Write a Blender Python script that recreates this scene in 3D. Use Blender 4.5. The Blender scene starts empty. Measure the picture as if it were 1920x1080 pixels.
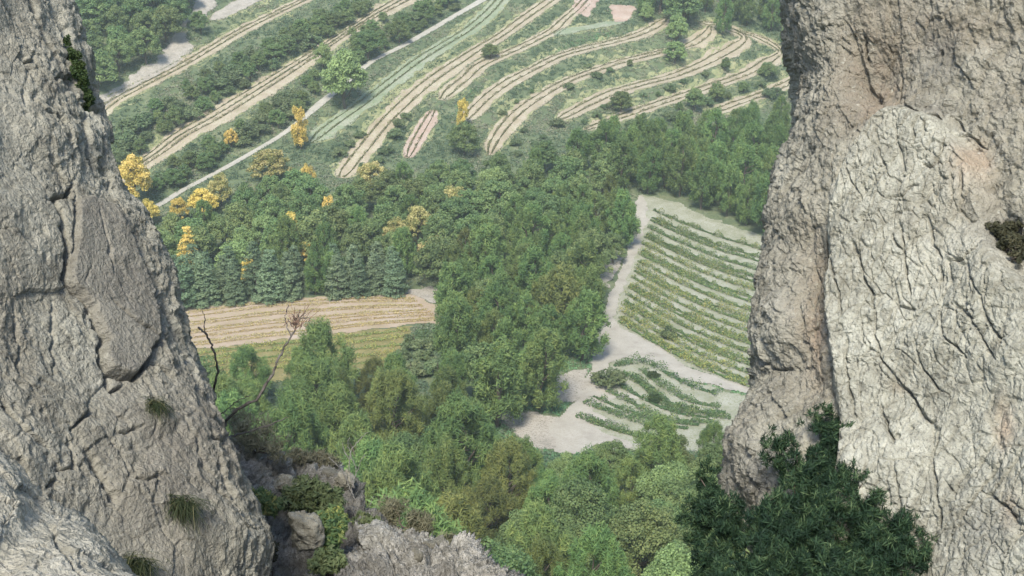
import bpy, math, random
import numpy as np
from mathutils import Matrix, Vector

random.seed(7)
RNG = np.random.default_rng(7)
scene = bpy.context.scene
COL = scene.collection
rad = math.radians

# ------------------------------------------------------------------ camera, sky, sun, exposure
CAM_Z, PITCH, FOC = 100.0, rad(24.0), 2320.0
cam_d = bpy.data.cameras.new('camera')
cam_d.sensor_width = 36.0
cam_d.lens = FOC / 1920.0 * 36.0
cam_d.clip_start, cam_d.clip_end = 0.1, 6000.0
cam = bpy.data.objects.new('camera', cam_d)
cam.location = (0, 0, CAM_Z)
cam.rotation_euler = (math.pi / 2 - PITCH, 0, 0)
COL.objects.link(cam)
scene.camera = cam

SUN_AZ, SUN_EL = rad(-168.0), rad(55.0)      # azimuth from +Y, clockwise
world = bpy.data.worlds.new('World')
scene.world = world
world.use_nodes = True
wn = world.node_tree.nodes
wl = world.node_tree.links
sky = wn.new('ShaderNodeTexSky')
sky.sky_type = 'NISHITA'
sky.sun_disc = False
sky.sun_elevation = SUN_EL
sky.sun_rotation = SUN_AZ
sky.air_density = 1.0
sky.dust_density = 1.0
sky.ozone_density = 1.0
wl.new(sky.outputs[0], wn['Background'].inputs[0])
wn['Background'].inputs[1].default_value = 0.12
sun_d = bpy.data.lights.new('sun', 'SUN')
sun_d.energy = 2.7
sun_d.angle = rad(15.0)
sun_d.color = (1.0, 0.955, 0.86)
sun = bpy.data.objects.new('sun', sun_d)
sdir = Vector((math.sin(SUN_AZ) * math.cos(SUN_EL), math.cos(SUN_AZ) * math.cos(SUN_EL), math.sin(SUN_EL)))
sun.rotation_euler = sdir.to_track_quat('Z', 'Y').to_euler()
sun.location = sdir * 300
COL.objects.link(sun)

vs = scene.view_settings
vs.view_transform = 'Standard'
vs.look = 'None'
vs.exposure = 1.15
vs.gamma = 1.0
scene.render.engine = 'CYCLES'
scene.cycles.use_denoising = True
scene.cycles.use_adaptive_sampling = True
scene.cycles.adaptive_threshold = 0.02
scene.cycles.max_bounces = 3
scene.cycles.diffuse_bounces = 2
scene.cycles.transmission_bounces = 2
scene.cycles.transparent_max_bounces = 4
scene.cycles.volume_bounces = 1
scene.cycles.use_fast_gi = False

# ------------------------------------------------------------------ pixel <-> world
CP, SP = math.cos(PITCH), math.sin(PITCH)
def ray(px, py):
    dx = (np.asarray(px, float) - 960.0) / FOC
    dy = (540.0 - np.asarray(py, float)) / FOC
    return np.stack([dx, CP + dy * SP, -SP + dy * CP], -1)
def pt(px, py, D):
    r = ray(px, py)
    return np.array([0, 0, CAM_Z]) + r * np.asarray(D, float)[..., None]
def project(P):
    x, y, z = P[..., 0], P[..., 1], P[..., 2] - CAM_Z
    d = y * CP - z * SP
    u = y * SP + z * CP
    return 960 + FOC * x / d, 540 - FOC * u / d, d

# ------------------------------------------------------------------ noise
_PERM = np.random.default_rng(3).permutation(4096).astype(np.int64)
_VAL = np.random.default_rng(4).random(4096) * 2 - 1
def _h(i, j, k):
    return _PERM[(_PERM[(_PERM[i & 4095] + j) & 4095] + k) & 4095]
def vnoise(P):
    P = np.asarray(P, float)
    f = np.floor(P).astype(np.int64)
    t = P - f
    t = t * t * t * (t * (t * 6 - 15) + 10)
    i, j, k = f[..., 0], f[..., 1], f[..., 2]
    x, y, z = t[..., 0], t[..., 1], t[..., 2]
    out = 0
    for a in (0, 1):
        wx = x if a else 1 - x
        for b in (0, 1):
            wy = y if b else 1 - y
            for c in (0, 1):
                wz = z if c else 1 - z
                out = out + wx * wy * wz * _VAL[_h(i + a, j + b, k + c)]
    return out
def fbm(P, octv=4, gain=0.5, lac=2.03):
    P = np.asarray(P, float)
    s, a, n = 0, 1.0, 0
    for o in range(octv):
        s = s + a * vnoise(P + 17.3 * o)
        n += a
        a *= gain
        P = P * lac
    return s / n
def ridged(P, octv=4, gain=0.5):
    P = np.asarray(P, float)
    s, a, n = 0, 1.0, 0
    for o in range(octv):
        s = s + a * (1 - 2 * np.abs(vnoise(P + 9.1 * o)))
        n += a
        a *= gain
        P = P * 2.07
    return s / n
def worley(P):
    P = np.asarray(P, float)
    sh = P.shape[:-1]
    P = P.reshape(-1, 3)
    f = np.floor(P - .5).astype(np.int64)
    F1 = np.full(len(P), 9.0)
    F2 = np.full(len(P), 9.0)
    ID = np.zeros(len(P))
    for a in (0, 1):
        for b in (0, 1):
            for c in (0, 1):
                i, j, k = f[:, 0] + a, f[:, 1] + b, f[:, 2] + c
                h = _h(i, j, k)
                q = np.stack([i + _VAL[h] * .34 + .5, j + _VAL[(h + 777) & 4095] * .34 + .5, k + _VAL[(h + 1999) & 4095] * .34 + .5], -1)
                d = np.sqrt(((P - q) ** 2).sum(-1))
                m = d < F1
                F2 = np.where(m, F1, np.minimum(F2, d))
                ID = np.where(m, _VAL[(h + 333) & 4095], ID)
                F1 = np.where(m, d, F1)
    return F1.reshape(sh), F2.reshape(sh), ID.reshape(sh)
def facets(P, tilt=1.0):
    """broken planes: every cell is a flat facet with its own height and tilt; returns height and distance to its edges"""
    P = np.asarray(P, float)
    sh = P.shape[:-1]
    P = P.reshape(-1, 3)
    f = np.floor(P - .5).astype(np.int64)
    F1 = np.full(len(P), 9.0); F2 = np.full(len(P), 9.0); H = np.zeros(len(P), np.int64); R = np.zeros_like(P)
    for a in (0, 1):
        for b in (0, 1):
            for c in (0, 1):
                i, j, k = f[:, 0] + a, f[:, 1] + b, f[:, 2] + c
                h = _h(i, j, k)
                r = P - np.stack([i + _VAL[h] * .34 + .5, j + _VAL[(h + 777) & 4095] * .34 + .5, k + _VAL[(h + 1999) & 4095] * .34 + .5], -1)
                d = np.sqrt((r ** 2).sum(-1))
                m = d < F1
                F2 = np.where(m, F1, np.minimum(F2, d))
                F1 = np.where(m, d, F1); H = np.where(m, h, H); R = np.where(m[:, None], r, R)
    g = np.stack([_VAL[(H + 11) & 4095], _VAL[(H + 222) & 4095], _VAL[(H + 3333) & 4095]], -1)
    v = _VAL[(H + 44) & 4095] * .6 + tilt * (R * g).sum(-1)
    return v.reshape(sh), (F2 - F1).reshape(sh)
def warp(P, f, a):
    return P + a * np.stack([vnoise(P * f), vnoise(P * f + 7.7), vnoise(P * f + 15.1)], -1)
def smooth(a, b, x):
    t = np.clip((np.asarray(x, float) - a) / (b - a), 0, 1)
    return t * t * (3 - 2 * t)
def spline(x, xp, fp):
    xp = np.asarray(xp, float); fp = np.asarray(fp, float)
    x = np.clip(np.asarray(x, float), xp[0], xp[-1])
    m = np.gradient(fp, xp)
    i = np.clip(np.searchsorted(xp, x) - 1, 0, len(xp) - 2)
    h = xp[i + 1] - xp[i]
    t = (x - xp[i]) / h
    t2, t3 = t * t, t * t * t
    return (2*t3 - 3*t2 + 1) * fp[i] + (t3 - 2*t2 + t) * h * m[i] + (-2*t3 + 3*t2) * fp[i + 1] + (t3 - t2) * h * m[i + 1]
def seg_dist(x, y, pts):
    """distance to a polyline, arclength parameter of the nearest point"""
    pts = np.asarray(pts, float)
    best = np.full(np.shape(x), 1e9)
    par = np.zeros(np.shape(x))
    sgn = np.zeros(np.shape(x))
    for k in range(len(pts) - 1):
        ax, ay = pts[k, :2]
        bx, by = pts[k + 1, :2]
        dx, dy = bx - ax, by - ay
        L2 = dx * dx + dy * dy + 1e-9
        t = np.clip(((x - ax) * dx + (y - ay) * dy) / L2, 0, 1)
        d = np.hypot(x - ax - t * dx, y - ay - t * dy)
        m = d < best
        best = np.where(m, d, best)
        par = np.where(m, k + t, par)
        sgn = np.where(m, np.sign((x - ax) * dy - (y - ay) * dx), sgn)
    return best, par, sgn
def inside(x, y, poly):
    poly = np.asarray(poly, float)
    c = np.zeros(np.shape(x), bool)
    n = len(poly)
    for i in range(n):
        x1, y1 = poly[i]
        x2, y2 = poly[(i + 1) % n]
        if y1 == y2:
            continue
        m = ((y1 > y) != (y2 > y)) & (x < (x2 - x1) * (y - y1) / (y2 - y1) + x1)
        c ^= m
    return c
def poly_sd(x, y, poly):
    d, _, _ = seg_dist(x, y, list(poly) + [poly[0]])
    return np.where(inside(x, y, poly), -d, d)

# ------------------------------------------------------------------ mesh helpers
def mesh_np(name, V, F, mat=None, smooth_shade=False, face_attr=None, point_attr=None):
    V = np.asarray(V, np.float32)
    F = np.asarray(F, np.int32)
    me = bpy.data.meshes.new(name)
    n, k = F.shape
    me.vertices.add(len(V))
    me.vertices.foreach_set('co', V.ravel())
    me.loops.add(n * k)
    me.loops.foreach_set('vertex_index', F.ravel())
    me.polygons.add(n)
    me.polygons.foreach_set('loop_start', np.arange(0, n * k, k, dtype=np.int32))
    me.update(calc_edges=True)
    if smooth_shade:
        me.polygons.foreach_set('use_smooth', np.ones(n, bool))
    for an, arr in (face_attr or {}).items():
        a = me.attributes.new(an, 'FLOAT', 'FACE')
        a.data.foreach_set('value', np.asarray(arr, np.float32))
    for an, arr in (point_attr or {}).items():
        a = me.attributes.new(an, 'FLOAT_COLOR', 'POINT')
        a.data.foreach_set('color', np.asarray(arr, np.float32).ravel())
    if mat:
        me.materials.append(mat)
    return me
def obj(name, data, parent=None, loc=None):
    o = bpy.data.objects.new(name, data)
    COL.objects.link(o)
    if parent:
        o.parent = parent
    if loc is not None:
        o.location = loc
    return o
def tag(o, label=None, cat=None, group=None, kind=None):
    if label: o['label'] = label
    if cat: o['category'] = cat
    if group: o['group'] = group
    if kind: o['kind'] = kind
    return o
def grid_faces(nr, nc):
    i = np.arange(nr - 1)[:, None] * nc + np.arange(nc - 1)[None, :]
    i = i.ravel()
    return np.stack([i, i + 1, i + nc + 1, i + nc], -1)
def unit(v):
    return v / (np.linalg.norm(v, axis=-1, keepdims=True) + 1e-9)
def leaf_quads(C, N, A, L, W):
    """kite-shaped leaves: centres, normals, long axes, lengths, widths"""
    A = unit(A - (A * N).sum(-1, keepdims=True) * N)
    B = np.cross(N, A)
    L = np.broadcast_to(np.asarray(L, float), (len(C),))[:, None]
    W = np.broadcast_to(np.asarray(W, float), (len(C),))[:, None]
    V = np.stack([C - A * L * .5, C + B * W * .5 + A * L * .08, C + A * L * .5, C - B * W * .5 + A * L * .08], 1).reshape(-1, 3)
    F = np.arange(len(C) * 4).reshape(-1, 4)
    return V, F
def rand_unit(n, rng=RNG):
    return unit(rng.normal(size=(n, 3)))
def tube(pts, rads, ns=7):
    pts = np.asarray(pts, float)
    rads = np.asarray(rads, float)
    T = unit(np.gradient(pts, axis=0))
    ref = np.where(np.abs(T[:, 2:3]) > 0.9, np.array([[1.0, 0, 0]]), np.array([[0, 0, 1.0]]))
    U = unit(np.cross(T, ref))
    W = np.cross(T, U)
    ang = np.linspace(0, 2 * math.pi, ns, endpoint=False)
    V = pts[:, None] + rads[:, None, None] * (U[:, None] * np.cos(ang)[None, :, None] + W[:, None] * np.sin(ang)[None, :, None])
    V = V.reshape(-1, 3)
    F = []
    for i in range(len(pts) - 1):
        for k in range(ns):
            k2 = (k + 1) % ns
            F.append((i * ns + k, i * ns + k2, (i + 1) * ns + k2, (i + 1) * ns + k))
    return V, np.array(F)
def join(parts):
    Vs, Fs, off = [], [], 0
    for V, F in parts:
        Vs.append(V); Fs.append(F + off); off += len(V)
    return np.concatenate(Vs), np.concatenate(Fs)
def wiggle(p0, p1, n, amp, rng):
    p0, p1 = np.asarray(p0, float), np.asarray(p1, float)
    t = np.linspace(0, 1, n)[:, None]
    q = p0 + (p1 - p0) * t
    q[1:-1] += rng.normal(size=(n - 2, 3)) * amp
    return q

# ------------------------------------------------------------------ materials
def new_mat(name):
    m = bpy.data.materials.new(name)
    m.use_nodes = True
    nt = m.node_tree
    b = nt.nodes['Principled BSDF']
    b.inputs['Roughness'].default_value = 0.9
    b.inputs['Specular IOR Level'].default_value = 0.25
    return m, nt, b
def N(nt, typ, **kw):
    n = nt.nodes.new(typ)
    for k, v in kw.items():
        setattr(n, k, v)
    return n
def noise_node(nt, scale, detail=5, rough=0.6, vec=None, dist=0.0):
    n = N(nt, 'ShaderNodeTexNoise')
    n.inputs['Scale'].default_value = scale
    n.inputs['Detail'].default_value = detail
    n.inputs['Roughness'].default_value = rough
    n.inputs['Distortion'].default_value = dist
    if vec is not None:
        nt.links.new(vec, n.inputs['Vector'])
    return n.outputs['Fac']
def ramp(nt, fac, stops):
    r = N(nt, 'ShaderNodeValToRGB')
    els = r.color_ramp.elements
    while len(els) < len(stops):
        els.new(0.5)
    for e, (p, c) in zip(els, stops):
        e.position = p
        e.color = c if len(c) == 4 else (*c, 1)
    nt.links.new(fac, r.inputs[0])
    return r.outputs[0]
def mix(nt, fac, a, b, blend='MIX'):
    m = N(nt, 'ShaderNodeMix', data_type='RGBA', blend_type=blend)
    for s, v in ((m.inputs[0], fac), (m.inputs[6], a), (m.inputs[7], b)):
        if isinstance(v, (int, float)):
            s.default_value = v
        elif isinstance(v, tuple):
            s.default_value = v if len(v) == 4 else (*v, 1)
        else:
            nt.links.new(v, s)
    return m.outputs[2]
def math_node(nt, op, a, b=0.0):
    m = N(nt, 'ShaderNodeMath', operation=op)
    for s, v in ((m.inputs[0], a), (m.inputs[1], b)):
        if isinstance(v, (int, float)):
            s.default_value = v
        else:
            nt.links.new(v, s)
    return m.outputs[0]
def objvec(nt, scale=(1, 1, 1), rot=(0, 0, 0)):
    tc = N(nt, 'ShaderNodeTexCoord')
    mp = N(nt, 'ShaderNodeMapping')
    mp.inputs['Scale'].default_value = scale
    mp.inputs['Rotation'].default_value = rot
    nt.links.new(tc.outputs['Object'], mp.inputs[0])
    return mp.outputs[0]
def bump(nt, b, h, strength, dist):
    bp = N(nt, 'ShaderNodeBump')
    bp.inputs['Strength'].default_value = strength
    bp.inputs['Distance'].default_value = dist
    nt.links.new(h, bp.inputs['Height'])
    nt.links.new(bp.outputs[0], b.inputs['Normal'])

def foliage_mat(name, stops, trans=0.35, objvar=0.35, hue=0.03):
    """leaf colour from a per-leaf tint, shifted a little from plant to plant"""
    m, nt, b = new_mat(name)
    at = N(nt, 'ShaderNodeAttribute', attribute_name='tint')
    col = ramp(nt, at.outputs['Fac'], stops)
    oi = N(nt, 'ShaderNodeObjectInfo')
    hs = N(nt, 'ShaderNodeHueSaturation')
    v = math_node(nt, 'MULTIPLY_ADD', oi.outputs['Random'], objvar)
    v.node.inputs[2].default_value = 1.0 - objvar * 0.5
    nt.links.new(v, hs.inputs['Value'])
    fr = math_node(nt, 'FRACT', math_node(nt, 'MULTIPLY', oi.outputs['Random'], 7.31))
    hv = math_node(nt, 'MULTIPLY_ADD', fr, hue)
    hv.node.inputs[2].default_value = 0.5 - hue * 0.5
    nt.links.new(hv, hs.inputs['Hue'])
    nt.links.new(col, hs.inputs['Color'])
    nt.links.new(hs.outputs[0], b.inputs['Base Color'])
    b.inputs['Roughness'].default_value = 0.7
    tr = N(nt, 'ShaderNodeBsdfTranslucent')
    nt.links.new(hs.outputs[0], tr.inputs[0])
    ms = N(nt, 'ShaderNodeMixShader')
    ms.inputs[0].default_value = trans
    nt.links.new(b.outputs[0], ms.inputs[1])
    nt.links.new(tr.outputs[0], ms.inputs[2])
    nt.links.new(ms.outputs[0], nt.nodes['Material Output'].inputs[0])
    return m
def bark_mat(name, c1, c2):
    m, nt, b = new_mat(name)
    v = objvec(nt)
    nt.links.new(ramp(nt, noise_node(nt, 9, 5, .6, v), [(0.3, c1), (0.7, c2)]), b.inputs['Base Color'])
    return m
def soil_mat(name, c1, c2, c3, scale=0.5, speck=None, bumpd=0.08):
    m, nt, b = new_mat(name)
    v = objvec(nt)
    a = ramp(nt, noise_node(nt, scale, 6, .62, v), [(0.34, c1), (0.5, c2), (0.68, c3)])
    f = noise_node(nt, scale * 9, 4, .7, v)
    if speck:
        a = mix(nt, ramp(nt, f, [(0.5, (0, 0, 0)), (0.62, (1, 1, 1))]), a, speck)
    nt.links.new(a, b.inputs['Base Color'])
    bump(nt, b, f, 0.6, bumpd)
    return m

M = {}
M['pine'] = foliage_mat('pine_needles', [(0.0, (0.087, 0.151, 0.057)), (0.5, (0.147, 0.230, 0.073)), (1.0, (0.260, 0.327, 0.100))], .3, .4, .035)
M['pine_light'] = foliage_mat('light_pine_needles', [(0.0, (0.083, 0.117, 0.042)), (0.5, (0.149, 0.188, 0.058)), (1.0, (0.237, 0.259, 0.079))], .3, .4, .05)
M['oak'] = foliage_mat('oak_leaves', [(0.0, (0.099, 0.162, 0.068)), (0.5, (0.165, 0.236, 0.089)), (1.0, (0.264, 0.323, 0.125))], .35, .4, .045)
M['cedar'] = foliage_mat('conifer_needles', [(0.0, (0.084, 0.128, 0.071)), (0.5, (0.151, 0.213, 0.115)), (1.0, (0.241, 0.311, 0.172))], .25, .45, .05)
M['pale'] = foliage_mat('pale_leaves', [(0.0, (0.170, 0.245, 0.101)), (0.5, (0.281, 0.376, 0.147)), (1.0, (0.408, 0.508, 0.203))], .4, .15, .02)
M['yellow'] = foliage_mat('yellow_leaves', [(0.0, (0.282, 0.260, 0.072)), (0.25, (0.562, 0.446, 0.115)), (0.6, (0.844, 0.642, 0.187)), (1.0, (0.973, 0.763, 0.302))], .4, .2, .02)
M['orange'] = foliage_mat('fading_leaves', [(0.0, (.17, .20, .075)), (0.3, (.32, .33, .115)), (0.6, (.54, .48, .19)), (1.0, (.68, .60, .28))], .4, .25, .03)
M['shrub'] = foliage_mat('shrub_leaves', [(0.0, (0.087, 0.130, 0.061)), (0.5, (0.138, 0.191, 0.085)), (1.0, (0.220, 0.258, 0.127))], .3, .4, .05)
M['scrub'] = foliage_mat('scrub_leaves', [(0.0, (0.091, 0.142, 0.082)), (0.45, (0.143, 0.202, 0.116)), (0.8, (0.213, 0.249, 0.158)), (1.0, (0.311, 0.298, 0.204))], .3, .0, .0)
M['grass'] = foliage_mat('bank_grass', [(0.0, (0.107, 0.210, 0.105)), (0.5, (0.158, 0.294, 0.140)), (1.0, (0.252, 0.378, 0.193))], .35, .1, .02)
M['vine'] = foliage_mat('vine_leaves', [(0.0, (0.076, 0.140, 0.066)), (0.5, (0.158, 0.231, 0.091)), (0.85, (0.328, 0.350, 0.122)), (1.0, (0.454, 0.392, 0.122))], .35, .2, .03)
M['vine_dry'] = foliage_mat('dry_vine_leaves', [(0.0, (0.100, 0.112, 0.054)), (0.5, (0.163, 0.175, 0.072)), (1.0, (0.312, 0.294, 0.120))], .3, .2, .03)
M['straw'] = foliage_mat('straw_stems', [(0.0, (.30, .22, .10)), (0.5, (.48, .38, .17)), (1.0, (.56, .50, .24))], .3, .15, .02)
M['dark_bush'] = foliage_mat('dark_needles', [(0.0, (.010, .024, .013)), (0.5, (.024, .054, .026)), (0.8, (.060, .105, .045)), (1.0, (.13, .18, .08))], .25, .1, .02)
M['tuft'] = foliage_mat('grass_blades', [(0.0, (.022, .036, .015)), (0.5, (.050, .068, .030)), (1.0, (.19, .18, .09))], .3, .2, .02)
M['moss'] = foliage_mat('rock_shrub_leaves', [(0.0, (.022, .040, .014)), (0.6, (.045, .075, .022)), (1.0, (.085, .115, .035))], .25, .2, .02)
M['olive_scrub'] = foliage_mat('olive_scrub_leaves', [(0.0, (.035, .036, .020)), (0.6, (.065, .066, .035)), (1.0, (.12, .11, .06))], .25, .2, .02)
M['brown_twig'] = foliage_mat('dry_twigs', [(0.0, (.13, .13, .085)), (0.5, (.21, .20, .13)), (1.0, (.31, .29, .19))], .35, .2, .03)
M['bark'] = bark_mat('bark', (.07, .055, .042), (.15, .12, .095))
M['pale_bark'] = bark_mat('pale_bark', (.15, .14, .125), (.30, .285, .26))
M['dead_wood'] = bark_mat('dead_wood', (.022, .018, .016), (.20, .18, .16))
M['ground'] = soil_mat('ground_scrub', (0.082, 0.110, 0.057), (0.121, 0.149, 0.077), (0.190, 0.196, 0.113), 0.16, (0.082, 0.113, 0.057))
M['terrace_dry'] = soil_mat('terrace_dry_soil', (0.290, 0.238, 0.167), (0.363, 0.302, 0.223), (0.406, 0.360, 0.265), 0.22, (0.261, 0.245, 0.139))
M['terrace_grass'] = soil_mat('terrace_grassy_soil', (0.184, 0.216, 0.134), (0.246, 0.274, 0.183), (0.314, 0.310, 0.238), 0.22, (0.164, 0.209, 0.111))
M['verge'] = soil_mat('verge_dry_grass', (0.179, 0.196, 0.095), (0.258, 0.265, 0.135), (0.347, 0.318, 0.180), 0.3, (0.168, 0.196, 0.090))
M['concrete'] = soil_mat('pale_road', (0.311, 0.298, 0.249), (0.367, 0.344, 0.292), (0.409, 0.385, 0.322), 0.5, None, .02)
M['pink_soil'] = soil_mat('pink_soil', (0.331, 0.238, 0.187), (0.389, 0.295, 0.238), (0.418, 0.346, 0.288), 0.3, (0.302, 0.238, 0.173))
M['scree'] = soil_mat('scree_soil', (0.274, 0.249, 0.208), (0.355, 0.321, 0.269), (0.410, 0.373, 0.318), 0.35, (0.205, 0.190, 0.153))
M['track'] = soil_mat('track_gravel', (0.287, 0.262, 0.220), (0.355, 0.328, 0.275), (0.397, 0.367, 0.312), 0.35, (0.321, 0.295, 0.245))
M['vineyard_soil'] = soil_mat('vineyard_soil', (0.221, 0.225, 0.155), (0.293, 0.291, 0.222), (0.351, 0.344, 0.279), 0.3, (0.215, 0.225, 0.129))
M['field'] = soil_mat('stubble_soil', (0.296, 0.228, 0.154), (0.366, 0.284, 0.210), (0.409, 0.335, 0.276), 0.16, (0.324, 0.271, 0.163))
M['field_rough'] = soil_mat('rough_grass_soil', (0.157, 0.143, 0.057), (0.216, 0.184, 0.075), (0.274, 0.226, 0.107), 0.3, (0.143, 0.143, 0.057))

# ------------------------------------------------------------------ ground form
_PY = [-1600, -300, -60, 0, 20, 40, 60, 80, 100, 120, 140, 160, 180, 285, 330, 420, 560, 900, 1600]
_PZ = [190, 160, 108, 86, 73, 57, 42, 29, 18, 10, 4.5, 1.4, 0.3, 0.0, 8.0, 28.0, 52.0, 95.0, 110.0]
def base(X, Y):
    z = spline(Y, _PY, _PZ)
    hill = smooth(268, 340, Y)
    z = z + hill * 0.085 * np.clip(-X, -150, 150)
    z = z + 0.7 * vnoise(np.stack([X / 38, Y / 38, np.zeros_like(X)], -1)) * smooth(90, 130, Y)
    z = z + 6 * vnoise(np.stack([X / 160, Y / 160, np.ones_like(X) * 5.5], -1)) * (smooth(170, 420, np.abs(X)) + smooth(450, 700, Y))
    return z
def on_ground(pxpy, f=base):
    a = np.asarray(pxpy, float).reshape(-1, 2)
    r = ray(a[:, 0], a[:, 1])
    t = np.arange(70, 900, 0.4)
    P = np.array([0, 0, CAM_Z]) + r[:, None, :] * t[None, :, None]
    below = P[..., 2] < f(P[..., 0], P[..., 1])
    k = below.argmax(1)
    return P[np.arange(len(a)), k][:, :2]

# terrace strips: (name, material, row material, [(px, py, half vertical thickness)], row offsets, phrase)
STRIPS = [
 ('terrace', 'terrace_dry', 'vine_dry', [(175,222,12),(215,190,11),(262,165,9),(330,130,8),(400,90,8),(460,55,8),(520,25,7),(580,-4,7),(640,-30,7)], (-.35,.3), 'the terrace beside the grey scree at upper left'),
 ('terrace', 'scree', None, [(398,38,9),(435,18,9),(475,-4,9),(510,-22,9)], (), ''),
 ('terrace', 'terrace_dry', 'vine_dry', [(262,312,10),(300,288,14),(340,258,17),(400,225,19),(460,188,17),(520,150,15),(560,124,13),(600,97,11),(640,70,8),(680,45,8),(720,22,12),(770,-6,16),(820,-36,16)], (-.62,-.15,.3), 'the wide terrace above the pale road'),
 ('road', 'concrete', None, [(270,400,5),(300,384,5),(340,360,5.5),(400,328,5.5),(460,295,5.5),(520,260,6),(560,230,7),(600,196,9),(640,165,8),(700,115,6),(745,92,5),(800,62,6),(865,24,6),(915,-6,6),(960,-30,6)], (), ''),
 ('terrace', 'terrace_grass', 'vine_dry', [(585,268,12),(630,232,13),(680,198,12),(740,150,11),(790,112,10),(840,82,9),(880,57,10),(915,28,12),(940,0,13),(955,-25,13)], (-.5,.25), 'the grassy terrace right of the large pale tree'),
 ('terrace', 'terrace_dry', 'vine_dry', [(640,335,17),(660,310,18),(690,272,18),(720,236,17),(760,195,15),(810,152,13),(860,117,10),(900,92,8),(940,67,8),(975,42,9),(1010,17,9),(1040,-4,9),(1080,-30,9)], (-.5,.35), 'the long terrace that starts at the wood edge'),
 ('terrace', 'pink_soil', 'vine_dry', [(765,298,16),(778,270,17),(792,245,16),(814,208,14)], (-.4,.3), 'the short pinkish terrace left of the dark tree'),
 ('terrace', 'terrace_dry', 'vine_dry', [(828,190,11),(850,168,11),(872,150,10),(900,126,8),(940,106,7),(990,84,7),(1036,58,7),(1062,36,7),(1085,15,8),(1105,-8,9)], (-.5,.35), 'the terrace leading up to the pink patch'),
 ('terrace', 'terrace_grass', None, [(1040,68,4),(1080,57,4),(1120,49,4),(1170,41,4)], (), ''),
 ('terrace', 'terrace_dry', 'vine_dry', [(872,228,14),(890,208,13),(920,180,12),(960,152,10),(1000,131,8),(1050,107,7),(1100,92,7),(1150,81,7),(1200,66,8),(1230,52,10),(1250,36,10)], (-.5,.3), 'the terrace below the bright green bank'),
 ('terrace', 'terrace_dry', 'vine_dry', [(918,292,16),(930,265,18),(945,243,17),(975,211,14),(1010,186,11),(1060,157,9),(1110,137,8),(1170,117,8),(1230,102,7),(1262,93,6)], (-.5,.25), 'the long terrace above the wood'),
 ('terrace', 'terrace_dry', 'vine_dry', [(1278,92,8),(1300,82,13),(1322,66,14),(1332,52,9)], (-.3,.4), 'the innermost terrace of the bend'),
 ('terrace', 'terrace_dry', 'vine_dry', [(1045,228,8),(1075,212,9),(1110,194,10),(1150,176,10),(1200,161,8),(1260,145,8),(1310,126,10),(1350,106,14),(1382,86,15),(1395,72,10),(1375,58,6),(1345,47,5),(1310,44,5)], (-.45,.35), 'the terrace around the bend'),
 ('terrace', 'terrace_dry', 'vine_dry', [(1098,246,6),(1160,222,8),(1220,201,8),(1280,181,8),(1340,161,8),(1400,139,9),(1440,116,14),(1462,97,16),(1440,80,6),(1410,67,4),(1380,59,4)], (-.4,.4), 'the outer terrace of the bend'),
 ('terrace', 'terrace_dry', 'vine_dry', [(1325,216,7),(1350,207,8),(1380,196,8),(1430,178,8),(1490,152,9),(1560,125,9)], (-.4,.4), 'the lowest terrace against the right cliff'),
]
STR_PLAN = []
for s in STRIPS:
    if s[3][0][0] < 300:
        (ax, ay, ah), (bx, by, bh) = s[3][0], s[3][1]
        s[3].insert(0, (ax - 190, ay + 190 * (ay - by) / (bx - ax) * .75, ah))
    c = np.array(s[3], float)
    P = on_ground(c[:, :2])
    d = np.gradient(c[:, :2], axis=0)
    up = on_ground(np.stack([c[:, 0], c[:, 1] - c[:, 2]], -1))
    lo = on_ground(np.stack([c[:, 0], c[:, 1] + c[:, 2]], -1))
    T = unit(np.gradient(P, axis=0))
    Nn = np.stack([T[:, 1], -T[:, 0]], -1)
    hw = 0.5 * np.abs(((up - lo) * Nn).sum(-1))
    hw = np.clip(hw * (1.0 if s[0] == 'road' else 1.42) + (0 if s[0] == 'road' else .75), 0.9, 6.5)
    # resample
    L = np.concatenate([[0], np.cumsum(np.hypot(*np.diff(P, axis=0).T))])
    n = max(6, int(L[-1] / 1.0))
    ls = np.linspace(0, L[-1], n)
    Q = np.stack([spline(ls, L, P[:, 0]), spline(ls, L, P[:, 1])], -1)
    W = np.interp(ls, L, hw)
    if s[0] != 'road':
        W = W * np.clip(np.minimum(ls, L[-1] - ls) / 5.0 + .12, 0, 1) ** .5
    STR_PLAN.append((Q, W))

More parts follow.
